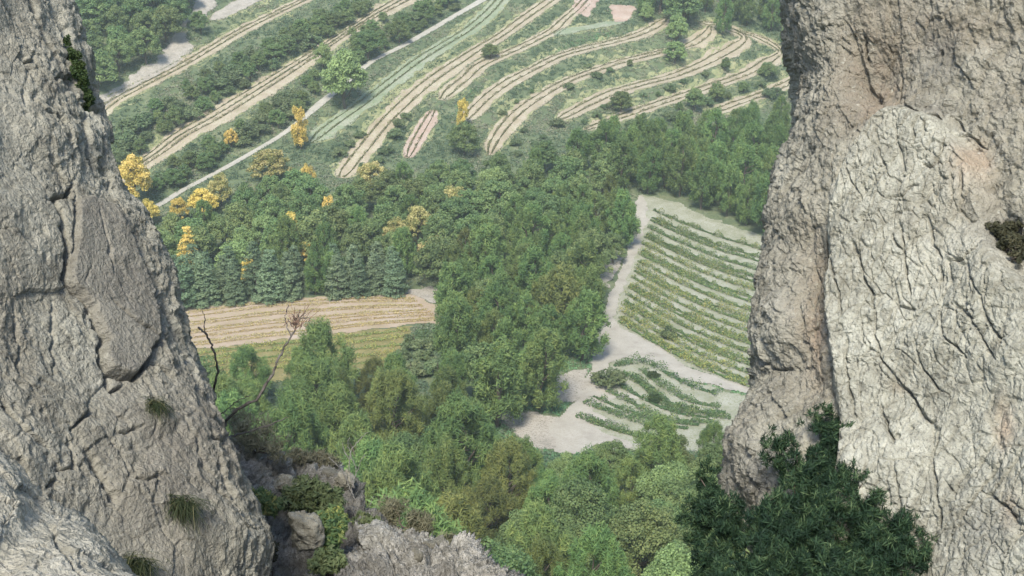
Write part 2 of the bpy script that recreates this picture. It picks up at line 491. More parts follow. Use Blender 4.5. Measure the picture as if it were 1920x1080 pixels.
PATCHES = {   # px polygons laid as sheets on the ground
 'scree': ('scree', [(172,235),(182,180),(215,163),(240,150),(262,128),(292,118),(305,95),(318,78),(332,55),(345,38),(362,12),(372,-12),(420,-12),(396,18),(384,34),(352,44),(348,62),(362,88),(345,105),(322,128),(290,145),(250,165),(212,186)]),
 'pink_field': ('pink_soil', [(1078,-12),(1128,-12),(1122,10),(1102,36),(1082,28),(1072,14)]),
 'pink_field2': ('pink_soil', [(1140,10),(1190,12),(1188,34),(1166,44),(1148,40)]),
 'vineyard': ('vineyard_soil', [(1196,364),(1262,378),(1336,412),(1440,446),(1900,590),(1900,930),(1470,760),(1390,722),(1290,690),(1236,652),(1165,618),(1148,600),(1160,540),(1186,480),(1204,424)]),
 'track': ('track', [(1193,366),(1212,372),(1214,418),(1194,478),(1170,538),(1152,596),(1168,618),(1240,652),(1294,692),(1392,722),(1700,850),(1700,868),(1386,735),(1288,712),(1228,684),(1172,672),(1146,680),(1134,706),(1146,726),(1200,752),(1150,748),(1128,760),(1112,772),(1170,800),(1110,798),(1190,838),(1150,860),(1040,850),(1030,800),(1078,752),(1106,700),(1112,650),(1120,612),(1140,560),(1172,480),(1186,424)]),
 'bare_slope': ('scree', [(915,775),(950,768),(1000,772),(1050,780),(1060,850),(990,840),(950,800)]),
 'bare_bank': ('scree', [(1028,706),(1060,698),(1102,690),(1104,722),(1082,748),(1052,762),(1030,740)]),
 'roadside_rubble': ('scree', [(1128,490),(1150,478),(1172,470),(1162,500),(1140,535),(1124,560),(1120,520)]),
 'low_vineyard': ('vineyard_soil', [(1150,676),(1215,672),(1300,716),(1400,745),(1420,850),(1180,850),(1085,800),(1100,748),(1135,720)]),
 'stubble_field': ('field', [(-150,636),(340,580),(450,570),(560,561),(700,555),(762,553),(800,562),(836,580),(836,606),(760,612),(700,618),(620,630),(500,642),(360,656),(-150,716)]),
 'rough_field': ('field_rough', [(-150,716),(360,656),(500,642),(620,630),(700,618),(772,614),(770,650),(740,686),(500,720),(-150,800)]),
 'field_edge': ('scree', [(735,552),(760,545),(810,538),(828,552),(836,578),(806,564),(770,555)]),
 'grass_bank': ('terrace_grass', []),
}
PATCH_PLAN = {k: on_ground(v[1]) for k, v in PATCHES.items() if v[1]}

def axis(lo, hi, step, far, n):
    core = np.arange(lo, hi + step, step)
    g = np.geomspace(step * 1.5, far, n)
    return np.concatenate([(lo - g)[::-1], core, hi + g])
GX = axis(-135, 110, 0.75, 1400, 26)
GY = axis(96, 430, 0.75, 1300, 34)
GXX, GYY = np.meshgrid(GX, GY)
GZ = base(GXX, GYY)
def make_terraces():
    global GZ
    z0 = GZ.copy()
    wsum = np.zeros_like(GZ); zsum = np.zeros_like(GZ); wmax = np.zeros_like(GZ)
    for Q, W in STR_PLAN:
        m = (GXX > Q[:, 0].min() - 9) & (GXX < Q[:, 0].max() + 9) & (GYY > Q[:, 1].min() - 9) & (GYY < Q[:, 1].max() + 9)
        sub = np.concatenate([Q[::3], Q[-1:]]); Ws = np.concatenate([W[::3], W[-1:]])
        d, par, _ = seg_dist(GXX[m], GYY[m], sub)
        k = np.clip(par.astype(int), 0, len(sub) - 2); t = par - k
        cx = sub[k, 0] + (sub[k + 1, 0] - sub[k, 0]) * t
        cy = sub[k, 1] + (sub[k + 1, 1] - sub[k, 1]) * t
        hw = Ws[k] + (Ws[k + 1] - Ws[k]) * t
        w = 1 - smooth(hw + 0.4, hw + 3.2, d)
        w = w ** 1.5 + 1e-9
        wsum[m] += w; zsum[m] += w * base(cx, cy); wmax[m] = np.maximum(wmax[m], w)
    m = wsum > 1e-6
    GZ[m] = z0[m] * (1 - wmax[m]) + wmax[m] * zsum[m] / wsum[m]
make_terraces()
def gh(x, y):
    x = np.asarray(x, float); y = np.asarray(y, float)
    i = np.clip(np.searchsorted(GX, x) - 1, 0, len(GX) - 2)
    j = np.clip(np.searchsorted(GY, y) - 1, 0, len(GY) - 2)
    a = (x - GX[i]) / (GX[i + 1] - GX[i]); b = (y - GY[j]) / (GY[j + 1] - GY[j])
    return (GZ[j, i] * (1 - a) + GZ[j, i + 1] * a) * (1 - b) + (GZ[j + 1, i] * (1 - a) + GZ[j + 1, i + 1] * a) * b
V = np.stack([GXX, GYY, GZ], -1).reshape(-1, 3)
g = obj('ground', mesh_np('ground', V, grid_faces(len(GY), len(GX)), M['ground'], True))
tag(g, 'green scrubby valley floor rising into a terraced hillside', None, None, 'structure')

# dry verges under the strips, then the strips themselves
for si, (s, (Q, W)) in enumerate(zip(STRIPS, STR_PLAN)):
    if s[0] == 'road':
        continue
    T = unit(np.gradient(Q, axis=0)); Nn = np.stack([T[:, 1], -T[:, 0]], -1)
    e = [1.32 + .5 * vnoise(np.stack([Q[:, 0] * .3, Q[:, 1] * .3, np.full(len(Q), si * 5.1 + k)], -1)) for k in (0, 80)]
    u = np.linspace(-1, 1, 9)
    ww = np.where(u[None] < 0, e[0][:, None], e[1][:, None]) * W[:, None] * u[None]
    xy = Q[:, None] + Nn[:, None] * ww[..., None]
    V = np.concatenate([xy, (gh(xy[..., 0], xy[..., 1]) + .06 + .002 * si)[..., None]], -1).reshape(-1, 3)
    tag(obj('grass_verge', mesh_np('grass_verge', V, grid_faces(len(Q), 9)[:, ::-1], M['verge'], True)), None, None, None, 'structure')
for si, (s, (Q, W)) in enumerate(zip(STRIPS, STR_PLAN)):
    T = unit(np.gradient(Q, axis=0))
    Nn = np.stack([T[:, 1], -T[:, 0]], -1)
    nc = 9
    u = np.linspace(-1, 1, nc)
    rag = 0 if s[0] == 'road' else 0.3
    e1 = 1 + rag * vnoise(np.stack([Q[:, 0] * .45, Q[:, 1] * .45, np.full(len(Q), si * 3.7)], -1))
    e2 = 1 + rag * vnoise(np.stack([Q[:, 0] * .45, Q[:, 1] * .45, np.full(len(Q), si * 3.7 + 50)], -1))
    ww = np.where(u[None, :] < 0, e1[:, None], e2[:, None]) * W[:, None] * u[None, :]
    xy = Q[:, None, :] + Nn[:, None, :] * ww[..., None]
    z = gh(xy[..., 0], xy[..., 1]) + 0.10 + 0.004 * si
    V = np.concatenate([xy, z[..., None]], -1).reshape(-1, 3)
    o = obj(s[0], mesh_np(s[0], V, grid_faces(len(Q), nc)[:, ::-1], M[s[1]], True))
    tag(o, None, None, None, 'structure')

# patch sheets
def patch_sheet(name, mat, poly, step, lift, wob=1.0):
    x0, y0 = poly.min(0) - 1; x1, y1 = poly.max(0) + 1
    xs = np.arange(x0, x1, step); ys = np.arange(y0, y1, step)
    X, Y = np.meshgrid(xs, ys)
    q = np.stack([X * .5, Y * .5, np.zeros_like(X)], -1)
    wx, wy = vnoise(q), vnoise(q + 31)
    ins = inside(X + wob * wx, Y + wob * wy, poly)
    F = grid_faces(len(ys), len(xs))
    keep = ins.ravel()[F].sum(1) >= 3
    F = F[keep]
    used, inv = np.unique(F, return_inverse=True)
    V = np.stack([X, Y, gh(X, Y) + lift], -1).reshape(-1, 3)[used]
    o = obj(name, mesh_np(name, V, inv.reshape(F.shape), M[mat], True))
    return tag(o, None, None, None, 'structure')
for k, (nm, lift, st) in {'scree': ('scree', .165, .4), 'pink_field': ('bare_field', .17, .4), 'pink_field2': ('bare_field', .17, .4),
      'vineyard': ('vineyard_soil', .06, .45), 'low_vineyard': ('vineyard_soil', .06, .4), 'track': ('track', .09, .3), 'bare_slope': ('bare_slope', .05, .35),
      'bare_bank': ('bare_slope', .12, .3), 'roadside_rubble': ('bare_slope', .13, .3), 'stubble_field': ('stubble_field', .05, .35),
      'rough_field': ('rough_field', .08, .35), 'field_edge': ('field_edge', .11, .3)}.items():
    patch_sheet(nm, PATCHES[k][0], PATCH_PLAN[k], st, lift, 0.5 if k == 'track' else 0.9)

# ------------------------------------------------------------------ vine rows
def row_mesh(name, Q, width, height, per_m, mat, leaf=0.28, gap=0.0, rng=RNG, tint=(0, 1)):
    """one hedge-like row of plants along a plan line"""
    L = np.concatenate([[0], np.cumsum(np.hypot(*np.diff(Q, axis=0).T))])
    n = int(L[-1] * per_m)
    s = rng.random(n) * L[-1]
    ph = vnoise(np.stack([s * .9, np.full(n, Q[0, 0]), np.full(n, Q[0, 1])], -1))
    if gap:
        k = ph > (gap * 2 - 1) * .6
        s, ph = s[k], ph[k]; n = len(s)
    x = np.interp(s, L, Q[:, 0]); y = np.interp(s, L, Q[:, 1])
    a = rng.random(n) * 2 * math.pi; r = np.sqrt(rng.random(n)) * np.clip(.95 + .8 * ph, .35, 1.3)
    tx = np.interp(s, L, np.gradient(Q[:, 0], L)); ty = np.interp(s, L, np.gradient(Q[:, 1], L))
    hh = height * np.clip(0.85 + 0.9 * ph, .25, 1.5)
    off = np.cos(a) * r * width * .5
    zz = hh * (.52 + .48 * np.sin(a) * r)
    X, Y = x + ty * off, y - tx * off
    C = np.stack([X, Y, gh(X, Y) + .08 + zz], -1)
    out = np.stack([ty * np.cos(a), -tx * np.cos(a), np.sin(a) + .3], -1)
    Nn = unit(unit(out) + .75 * rng.normal(size=(n, 3)))
    V, F = leaf_quads(C, Nn, rand_unit(n, rng), leaf * (.7 + .6 * rng.random(n)), leaf * .75)
    t0 = np.clip(tint[0] + (tint[1] - tint[0]) * (.5 + .35 * ph + .28 * rng.normal(size=n)), 0, 1)
    o = Q[len(Q) // 2]
    org = np.array([o[0], o[1], float(gh(o[0], o[1]))])
    return obj(name, mesh_np(name, V - org, F, M[mat], False, {'tint': t0}), None, org)
POS = {1: ('only',), 2: ('upper', 'lower'), 3: ('upper', 'middle', 'lower')}
for s, (Q, W) in zip(STRIPS, STR_PLAN):
    if not s[2]:
        continue
    T = unit(np.gradient(Q, axis=0)); Nn = np.stack([T[:, 1], -T[:, 0]], -1)
    for k, f in enumerate(s[4]):
        R = Q + Nn * (W * f)[:, None]
        o = row_mesh('vine_row', R, .6, .55, 46, s[2], .24, 0, tint=(.0, .75))
        tag(o, f'{POS[len(s[4])][k]} dark vine row along {s[5]}', 'vine row', 'vine rows on the terraced hillside')
ORD = ['first','second','third','fourth','fifth','sixth','seventh','eighth','ninth','tenth','eleventh','twelfth','thirteenth','fourteenth','fifteenth','sixteenth','seventeenth','eighteenth','nineteenth','twentieth','twenty-first','twenty-second','twenty-third','twenty-fourth','twenty-fifth','twenty-sixth','twenty-seventh','twenty-eighth','twenty-ninth','thirtieth']
TOP = np.array([(1226,396),(1262,412),(1300,428),(1360,450),(1440,474),(1860,600)], float)
BOT = np.array([(1160,606),(1215,640),(1285,678),(1345,706),(1430,738),(1860,890)], float)
NV = 21
for i in range(NV):
    t = i / (NV - 1)
    ln = TOP * (1 - t) + BOT * t
    ln[:, 1] += 3 * math.sin(i * 2.1)
    P = on_ground(ln)
    l = np.linspace(0, 1, 110) * 5
    Q = np.stack([spline(l, np.arange(6), P[:, 0]), spline(l, np.arange(6), P[:, 1])], -1)
    o = row_mesh('vine_row', Q, 1.45, .95, 95, 'vine', .26, 0, tint=(.08 + .1 * t, .78 + .25 * t))
    tag(o, f'{ORD[i]} vine row from the top of the vineyard beside the right cliff', 'vine row', 'vine rows in the vineyard by the right cliff')
LOW = [([(1152,688),(1185,682),(1215,682),(1255,704),(1300,728),(1350,742)], 2.4, 1.2, 'green hedge-like row edging the small vineyard under the track fork'),
       ([(1188,706),(1215,730),(1255,764),(1315,778),(1370,786)], 2.0, .8, 'short vine row below the green hedge in the small vineyard'),
       ([(1205,696),(1240,722),(1290,752),(1350,766)], 2.0, .8, 'short vine row just under the hedge in the small vineyard'),
       ([(1140,734),(1185,758),(1240,785),(1340,794)], 2.0, .8, 'long vine row across the middle of the small vineyard'),
       ([(1095,756),(1140,772),(1200,792),(1290,806)], 2.0, .8, 'vine row starting at the track edge in the small vineyard'),
       ([(1082,780),(1130,796),(1190,818),(1250,828)], 2.0, .7, 'lowest vine row of the small vineyard above the trees')]
LOW += [([(1168,700),(1200,722),(1245,752),(1300,772),(1360,778)], 1.4, .7, 'thin vine row between the hedge and the middle of the small vineyard'),
       ([(1160,722),(1205,748),(1262,774),(1330,786)], 1.4, .7, 'thin vine row just above the long middle row of the small vineyard'),
       ([(1112,745),(1160,766),(1220,788),(1310,800)], 1.4, .7, 'thin vine row just below the long middle row of the small vineyard'),
       ([(1100,790),(1150,808),(1215,824)], 1.2, .6, 'faint vine row beside the lowest row of the small vineyard')]
for pts, w, h, lab in LOW:
    P = on_ground(pts); n = len(P)
    l = np.linspace(0, n - 1, 40)
    Q = np.stack([spline(l, np.arange(n), P[:, 0]), spline(l, np.arange(n), P[:, 1])], -1)
    o = row_mesh('vine_row', Q, w, h, 80, 'vine' , .28, 0, tint=(.0, .6))
    tag(o, lab, 'vine row', 'vine rows in the small vineyard')
FT = np.array([(-120,636),(450,573),(560,565),(680,559),(775,560)], float)
FB = np.array([(-120,708),(450,646),(560,634),(680,619),(830,605)], float)
for i in range(9):
    t = (i + .3 + .25 * math.sin(i * 3.7)) / 9
    P = on_ground(FT * (1 - t) + FB * t)
    l = np.linspace(0, 4, 40)
    Q = np.stack([spline(l, np.arange(5), P[:, 0]), spline(l, np.arange(5), P[:, 1])], -1)
    o = row_mesh('crop_row', Q, 1.0 + .5 * math.sin(i * 2.3), .30, 40, 'straw', .22, 0)
    tag(o, f'{ORD[i]} row of dry straw-coloured plants from the far edge of the golden field', 'crop row', 'dry rows in the golden field')
for i in range(5):
    t = i / 4
    a = np.array([(-110,722),(450,655),(560,644),(660,632),(765,620)], float); b = np.array([(-110,776),(450,700),(560,690),(660,684),(735,676)], float)
    P = on_ground(a * (1 - t) + b * t)
    l = np.linspace(0, 4, 40)
    Q = np.stack([spline(l, np.arange(5), P[:, 0]), spline(l, np.arange(5), P[:, 1])], -1)
    o = row_mesh('vine_row', Q, 1.7, .6, 50, 'vine', .28, 0, tint=(.55, 1))
    tag(o, f'{ORD[i]} row of yellowing plants below the golden field, counted from the field', 'vine row', 'yellowing rows below the golden field')

# ------------------------------------------------------------------ trees
def lobes_to_leaves(lobes, n, rng, L, W, up=0.4, jit=0.55, inner=0.6, axis_mode='out', low=-.55, fuzz=1.08):
    """spread leaves over the shells of many small foliage lobes (cx,cy,cz,rx,ry,rz)"""
    lobes = np.asarray(lobes, float)
    area = lobes[:, 3] * lobes[:, 5]
    k = rng.choice(len(lobes), n, p=area / area.sum())
    d = rand_unit(n, rng)
    d[:, 2] = np.where(d[:, 2] < low, -d[:, 2] * rng.random(n), d[:, 2])
    d = unit(d)
    r = inner + (fuzz - inner) * rng.random(n) ** (.5 if fuzz < 1.2 else .8)
    C = lobes[k, :3] + d * lobes[k, 3:6] * r[:, None]
    Nn = unit(d + np.array([0, 0, up]) + jit * rng.normal(size=(n, 3)))
    A = d + np.array([0, 0, .8]) + .4 * rng.normal(size=(n, 3)) if axis_mode == 'out' else rand_unit(n, rng)
    V, F = leaf_quads(C, Nn, A, L * (.65 + .7 * rng.random(n)), W * (.65 + .7 * rng.random(n)))
    lt = rng.random(len(lobes))[k]
    tint = np.clip(.5 + .26 * (lt - .5) * 2 + .18 * rng.normal(size=n), 0, 1)
    return V, F, tint
def limbs(lobes, h, r0, rng, base_z=0.0, nlim=9, bend=.02):
    top = np.array([0, 0, h * .8])
    trunk = wiggle((0, 0, base_z - .4), top, 7, h * bend, rng)
    parts = [tube(trunk, np.linspace(r0, r0 * .25, 7), 7)]
    for k in rng.choice(len(lobes), min(nlim, len(lobes)), replace=False):
        c = np.array(lobes[k][:3])
        z = max(h * .18, c[2] - h * .18)
        i = np.clip(z / (h * .8), 0, 1) * 6
        st = trunk[int(min(5, i))] * (1 - i % 1) + trunk[int(min(6, i + 1))] * (i % 1)
        parts.append(tube(wiggle(st, c, 4, h * .012, rng), np.linspace(r0 * .45, r0 * .1, 4), 5))
    return join(parts)
def proto(kind, seed):
    rng = np.random.default_rng(seed)
    lob = []
    if kind in ('pine', 'pine_near'):        # rounded Mediterranean pine: upswept brushes of needles
        h = 10; R = rng.uniform(2.5, 3.1)
        for i in range(100):
            z = rng.uniform(.16, .97); prof = (1 - ((z - .42) / .60) ** 2 if z > .42 else .72 + .28 * (z - .2) / .22)
            a = rng.random() * 6.283; rr = R * max(.05, prof) ** .7 * rng.uniform(.45, 1.0)
            s = rng.uniform(.26, .50) * (1.15 - .3 * z)
            lob.append((rr * math.cos(a), rr * math.sin(a), z * h, s, s, s * rng.uniform(1.7, 3.0)))
        lob.append((0, 0, h * .93, .7, .7, 1.0))
        V, F, t = lobes_to_leaves(lob, 8500 if kind == 'pine' else 18000, rng, .55 if kind == 'pine' else .55, .11 if kind == 'pine' else .062, .35, .55, .3, fuzz=1.4)
        return limbs(lob, h, .2, rng, nlim=16), (V, F, t), 'pine'
    if kind in ('oak', 'oak_near'):         # broad-leaved round crown
        h = 8; R = rng.uniform(2.8, 3.5)
        for i in range(85):
            d = unit(rng.normal(size=3)); d[2] = abs(d[2]) * 1.15 - .52
            q = rng.uniform(.55, 1.0)
            s = rng.uniform(.36, .82)
            lob.append((d[0] * R * q, d[1] * R * q, h * .56 + d[2] * h * .60 * q, s * 1.15, s * 1.15, s * .9))
        V, F, t = lobes_to_leaves(lob, 7000 if kind == 'oak' else 19000, rng, .32 if kind == 'oak' else .19, .24 if kind == 'oak' else .14, .35, .6, .35, 'rand')
        return limbs(lob, h, .24, rng, nlim=14, bend=.03), (V, F, t), kind
    if kind == 'cedar':       # conical, layered, drooping sprays
        h = 10; R = rng.uniform(1.9, 2.4)
        for lv in range(15):
            z = .10 + .86 * lv / 14
            rr = R * (1 - z) ** .75 + .12
            for b in range(max(4, int(9 * (1 - z) + 4))):
                a = rng.random() * 6.283
                q = rng.uniform(.55, 1.0)
                s = .42 + .30 * (1 - z)
                lob.append((rr * q * math.cos(a), rr * q * math.sin(a), z * h - .25 * q * rr * .5 + rng.normal() * .12, s * 1.1, s * 1.1, s * .55))
        V, F, t = lobes_to_leaves(lob, 5600, rng, .42, .14, .55, .45, .4)
        return limbs(lob, h, .18, rng, nlim=10, bend=.004), (V, F, t), 'cedar'
    if kind == 'poplar':      # narrow upswept crown
        h = 10; R = rng.uniform(2.3, 2.6)
        for i in range(60):
            z = rng.uniform(.15, .98); a = rng.random() * 6.283
            rr = R * (1 - abs(z - .5) * 1.5) ** .6 * rng.uniform(.3, 1) if abs(z - .5) < .5 else .2
            s = rng.uniform(.36, .62)
            lob.append((rr * math.cos(a), rr * math.sin(a), z * h, s, s, s * 2.4))
        V, F, t = lobes_to_leaves(lob, 5200, rng, .38, .24, .3, .6, .4)
        return limbs(lob, h, .17, rng, nlim=10, bend=.006), (V, F, t), 'poplar'
    if kind == 'shrub':
        h = 3; R = 1.6
        for i in range(24):
            d = unit(rng.normal(size=3)); d[2] = abs(d[2]) * .8 - .08
            q = rng.uniform(.5, 1); s = rng.uniform(.38, .66)
            lob.append((d[0] * R * q, d[1] * R * q, .95 + d[2] * 1.75 * q, s, s, s * .85))
        V, F, t = lobes_to_leaves(lob, 1900, rng, .30, .22, .35, .6, .4, 'rand', -.8)
        return limbs(lob, h, .08, rng, nlim=7, bend=.03), (V, F, t), 'shrub'
PROTO = {}
def protos(kind, nvar, leafmats):
    for v in range(nvar):
        tr, (V, F, t), nm = proto(kind, 100 + 13 * v + hash_kind[kind])
        tm = mesh_np('trunk', *tr, M['bark'], True)
        for lm in leafmats:
            PROTO.setdefault((kind, lm), []).append((tm, mesh_np('crown', V, F, M[lm], False, {'tint': t})))
hash_kind = {'pine_near': 6, 'oak_near': 7, 'pine': 1, 'oak': 2, 'cedar': 3, 'poplar': 4, 'shrub': 5}
protos('pine', 5, ['pine', 'pine_light'])
protos('oak', 5, ['oak', 'pale', 'yellow', 'orange'])
protos('pine_near', 4, ['pine', 'pine_light'])
protos('oak_near', 4, ['oak', 'pale'])
protos('cedar', 4, ['cedar', 'yellow'])
protos('poplar', 2, ['yellow'])
protos('shrub', 4, ['shrub', 'yellow', 'moss'])
NAT_H = {'pine_near': 10, 'oak_near': 8, 'pine': 10, 'oak': 8, 'cedar': 10, 'poplar': 10, 'shrub': 3}
CNT = {}
def plant(name, kind, leafmat, x, y, h, label, cat, group=None, widen=1.0, lean=0.04, var=None):
    ps = PROTO[(kind, leafmat)]
    tm, cm = ps[random.randrange(len(ps)) if var is None else var]
    r = obj(name, None, None, (x, y, float(gh(x, y))))
    r.empty_display_size = 0.5
    s = h / NAT_H[kind]
    wj = random.uniform(.85, 1.16)
    r.scale = (s * widen * wj, s * widen * wj * random.uniform(.9, 1.1), s)
    r.rotation_euler = (random.gauss(0, lean), random.gauss(0, lean), random.random() * 6.283)
    tag(r, label, cat, group)
    if tm:
        obj('trunk' if kind != 'shrub' else 'stem', tm, r)
    obj('crown' if kind != 'shrub' else 'foliage', cm, r)
    return r
TAKEN = []          # (x, y, radius) of plants already standing
def free(x, y, r):
    for (a, b, c) in TAKEN:
        if (a - x) ** 2 + (b - y) ** 2 < (r + c) ** 2:
            return False
    return True
def at_crown(px, py, h, f=.55):
    """plan point of a plant whose crown centre is seen at this pixel"""
    a = on_ground([(px, py)], lambda X, Y: gh(X, Y) + h * f)[0]
    return a
def single(name, kind, leafmat, px, py, h, label, cat, group=None, widen=1.0, var=None, f=.55, r=None):
    x, y = at_crown(px, py, h, f)
    TAKEN.append((x, y, (h * .3 if r is None else r)))
    return plant(name, kind, leafmat, x, y, h, label, cat, group, widen, .03, var)

# trees that stand out
single('oak_tree', 'oak', 'pale', 644, 148, 16.5, 'largest tree, pale green and round, on the terraced hillside', 'tree', None, 1.0, 0, .5)
single('oak_tree', 'oak', 'pale', 605, 105, 8, 'small pale tree at the upper left side of the largest pale tree', 'tree', None, 1.0, 1)
single('poplar_tree', 'poplar', 'yellow', 562, 240, 10.5, 'upright bright yellow tree beside the pale road', 'tree', None, 1.05, 0)
single('yellow_tree', 'oak', 'yellow', 245, 335, 13.0, 'large yellow tree against the edge of the left cliff', 'tree', None, 1.0, 1)
single('yellow_tree', 'oak', 'yellow', 277, 395, 6.5, 'small yellow tree at the left end of the pale road', 'tree', None, .9, 2)
single('yellow_tree', 'oak', 'yellow', 335, 390, 6.5, 'small yellow tree just below the left end of the road', 'tree', None, .9, 3)
single('yellow_tree', 'oak', 'yellow', 380, 376, 7.2, 'low yellow tree in the middle of the yellow roadside line', 'tree', None, 1.2, 0)
single('yellow_tree', 'oak', 'orange', 410, 352, 8.5, 'orange and yellow tree at the upper end of the yellow roadside line', 'tree', None, .9, 2)
single('yellow_tree', 'oak', 'yellow', 433, 257, 5.2, 'small yellow tree on the bank between two terraces at left', 'tree', None, .9, 1)
single('yellow_tree', 'poplar', 'yellow', 577, 340, 7.8, 'bright yellow tree top in the wood below the upright yellow tree', 'tree', None, 1.1, 1)
single('yellow_tree', 'oak', 'orange', 505, 308, 9.1, 'orange-tinged tree between the road and the wood', 'tree', None, 1.2, 3)
single('yellow_tree', 'oak', 'yellow', 542, 428, 8.5, 'yellow tree amid green oaks above the conifer row', 'tree', None, .9, 0)
single('yellow_conifer', 'cedar', 'yellow', 350, 470, 12.3, 'yellow spiky conifer near the left end of the conifer row', 'tree', None, .9, 0)
single('yellow_tree', 'poplar', 'yellow', 618, 408, 9.1, 'thin yellow-green tree right of the yellow tree above the conifers', 'tree', None, .8, 0)
single('yellow_tree', 'oak', 'orange', 782, 425, 10.4, 'dull gold tree in the middle of the wood', 'tree', None, 1.0, 1)
single('yellow_tree', 'oak', 'orange', 858, 378, 9.8, 'pinkish orange tree high in the middle of the wood', 'tree', None, 1.1, 4)
single('yellow_tree', 'poplar', 'yellow', 866, 214, 7.8, 'yellow tree top rising behind the dark round tree on the hillside', 'tree', None, 1.2, 1)
single('yellow_tree', 'oak', 'yellow', 468, 505, 6.5, 'yellow crown showing above the left half of the conifer row', 'tree', None, .8, 2)
single('yellow_tree', 'oak', 'yellow', 572, 470, 5.9, 'small yellow crown above the middle of the conifer row', 'tree', None, .9, 3)
single('yellow_tree', 'oak', 'orange', 700, 330, 9.1, 'yellow-green tree at the lower end of the long terrace', 'tree', None, 1.1, 1)
single('yellow_tree', 'oak', 'orange', 740, 440, 9.1, 'brownish gold tree left of the dull gold one in the wood', 'tree', None, 1.0, 2)
single('yellow_tree', 'oak', 'pale', 925, 345, 10.4, 'light green tree in the upper middle of the wood', 'tree', None, 1.1, 3)
single('oak_tree', 'oak', 'oak', 868, 256, 9, 'dark round tree below the yellow top on the hillside', 'tree', None, .95, 2)
single('oak_tree', 'oak', 'oak', 690, 80, 9, 'dark bushy tree upper right of the largest pale tree', 'tree', None, 1.2, 3)
single('oak_tree', 'oak', 'oak', 745, 55, 8, 'dark bushy tree overhanging the road further up', 'tree', None, 1.1, 4)
single('oak_tree', 'oak', 'oak', 800, 22, 7, 'dark tree at the top edge where the pale road ends', 'tree', None, 1.2, 1)
single('oak_tree', 'oak', 'pale', 1270, 50, 10, 'pale olive tree on the bend of the terraces', 'tree', None, 1.0, 2)
single('oak_tree', 'oak', 'pale', 1266, 97, 7.5, 'olive tree below the pale one on the terrace bend', 'tree', None, 1.0, 3)
single('oak_tree', 'oak', 'pale', 1212, 20, 7, 'small olive tree beside the right pink patch', 'tree', None, .9, 4)
single('oak_tree', 'oak', 'oak', 1360, 120, 4.5, 'small dark tree alone on a terrace right of the bend', 'tree', None, .9, 0)
single('oak_tree', 'oak', 'oak', 1302, 186, 7, 'dark tree between two lower terraces at right', 'tree', None, .9, 1)
single('oak_tree', 'oak', 'oak', 1345, 170, 6, 'dark bushy tree right beside another between lower terraces', 'tree', None, 1.1, 2)
single('oak_tree', 'oak', 'oak', 1165, 188, 6.5, 'olive-green tree interrupting a terrace above the wood', 'tree', None, 1.1, 3)
single('oak_tree', 'oak', 'oak', 1440, 130, 5, 'low tree beside the outer bend near the right cliff', 'tree', None, 1.3, 4)
single('oak_tree', 'oak', 'oak', 920, 95, 4.5, 'small dark bush-like tree between the middle terraces', 'tree', None, 1.3, 0)
single('oak_tree', 'oak', 'oak', 375, 40, 7, 'grey-green tree between the scree and the uppermost strip', 'tree', None, 1.0, 1)
single('oak_tree', 'oak_near', 'pale', 985, 1010, 8.5, 'bright yellow-green broad tree at the bottom in front of the rocks', 'tree', None, 1.2, 0)
single('shrub', 'shrub', 'shrub', 1138, 702, 3.6, 'round dark bush at the fork of the pale track', 'shrub', None, 1.3)
single('shrub', 'shrub', 'moss', 1226, 702, 1.6, 'tiny dark bush in the upper part of the small vineyard', 'shrub', None, 1.3)
single('shrub', 'shrub', 'moss', 1227, 746, 1.6, 'tiny dark bush in the middle of the small vineyard', 'shrub', None, 1.3)
single('shrub', 'shrub', 'shrub', 1258, 622, 2.4, 'green bush growing among the vines of the vineyard', 'shrub', None, 1.2)
single('shrub', 'shrub', 'shrub', 858, 622, 4.2, 'dark bush at the right corner of the golden field', 'shrub', None, 1.3)

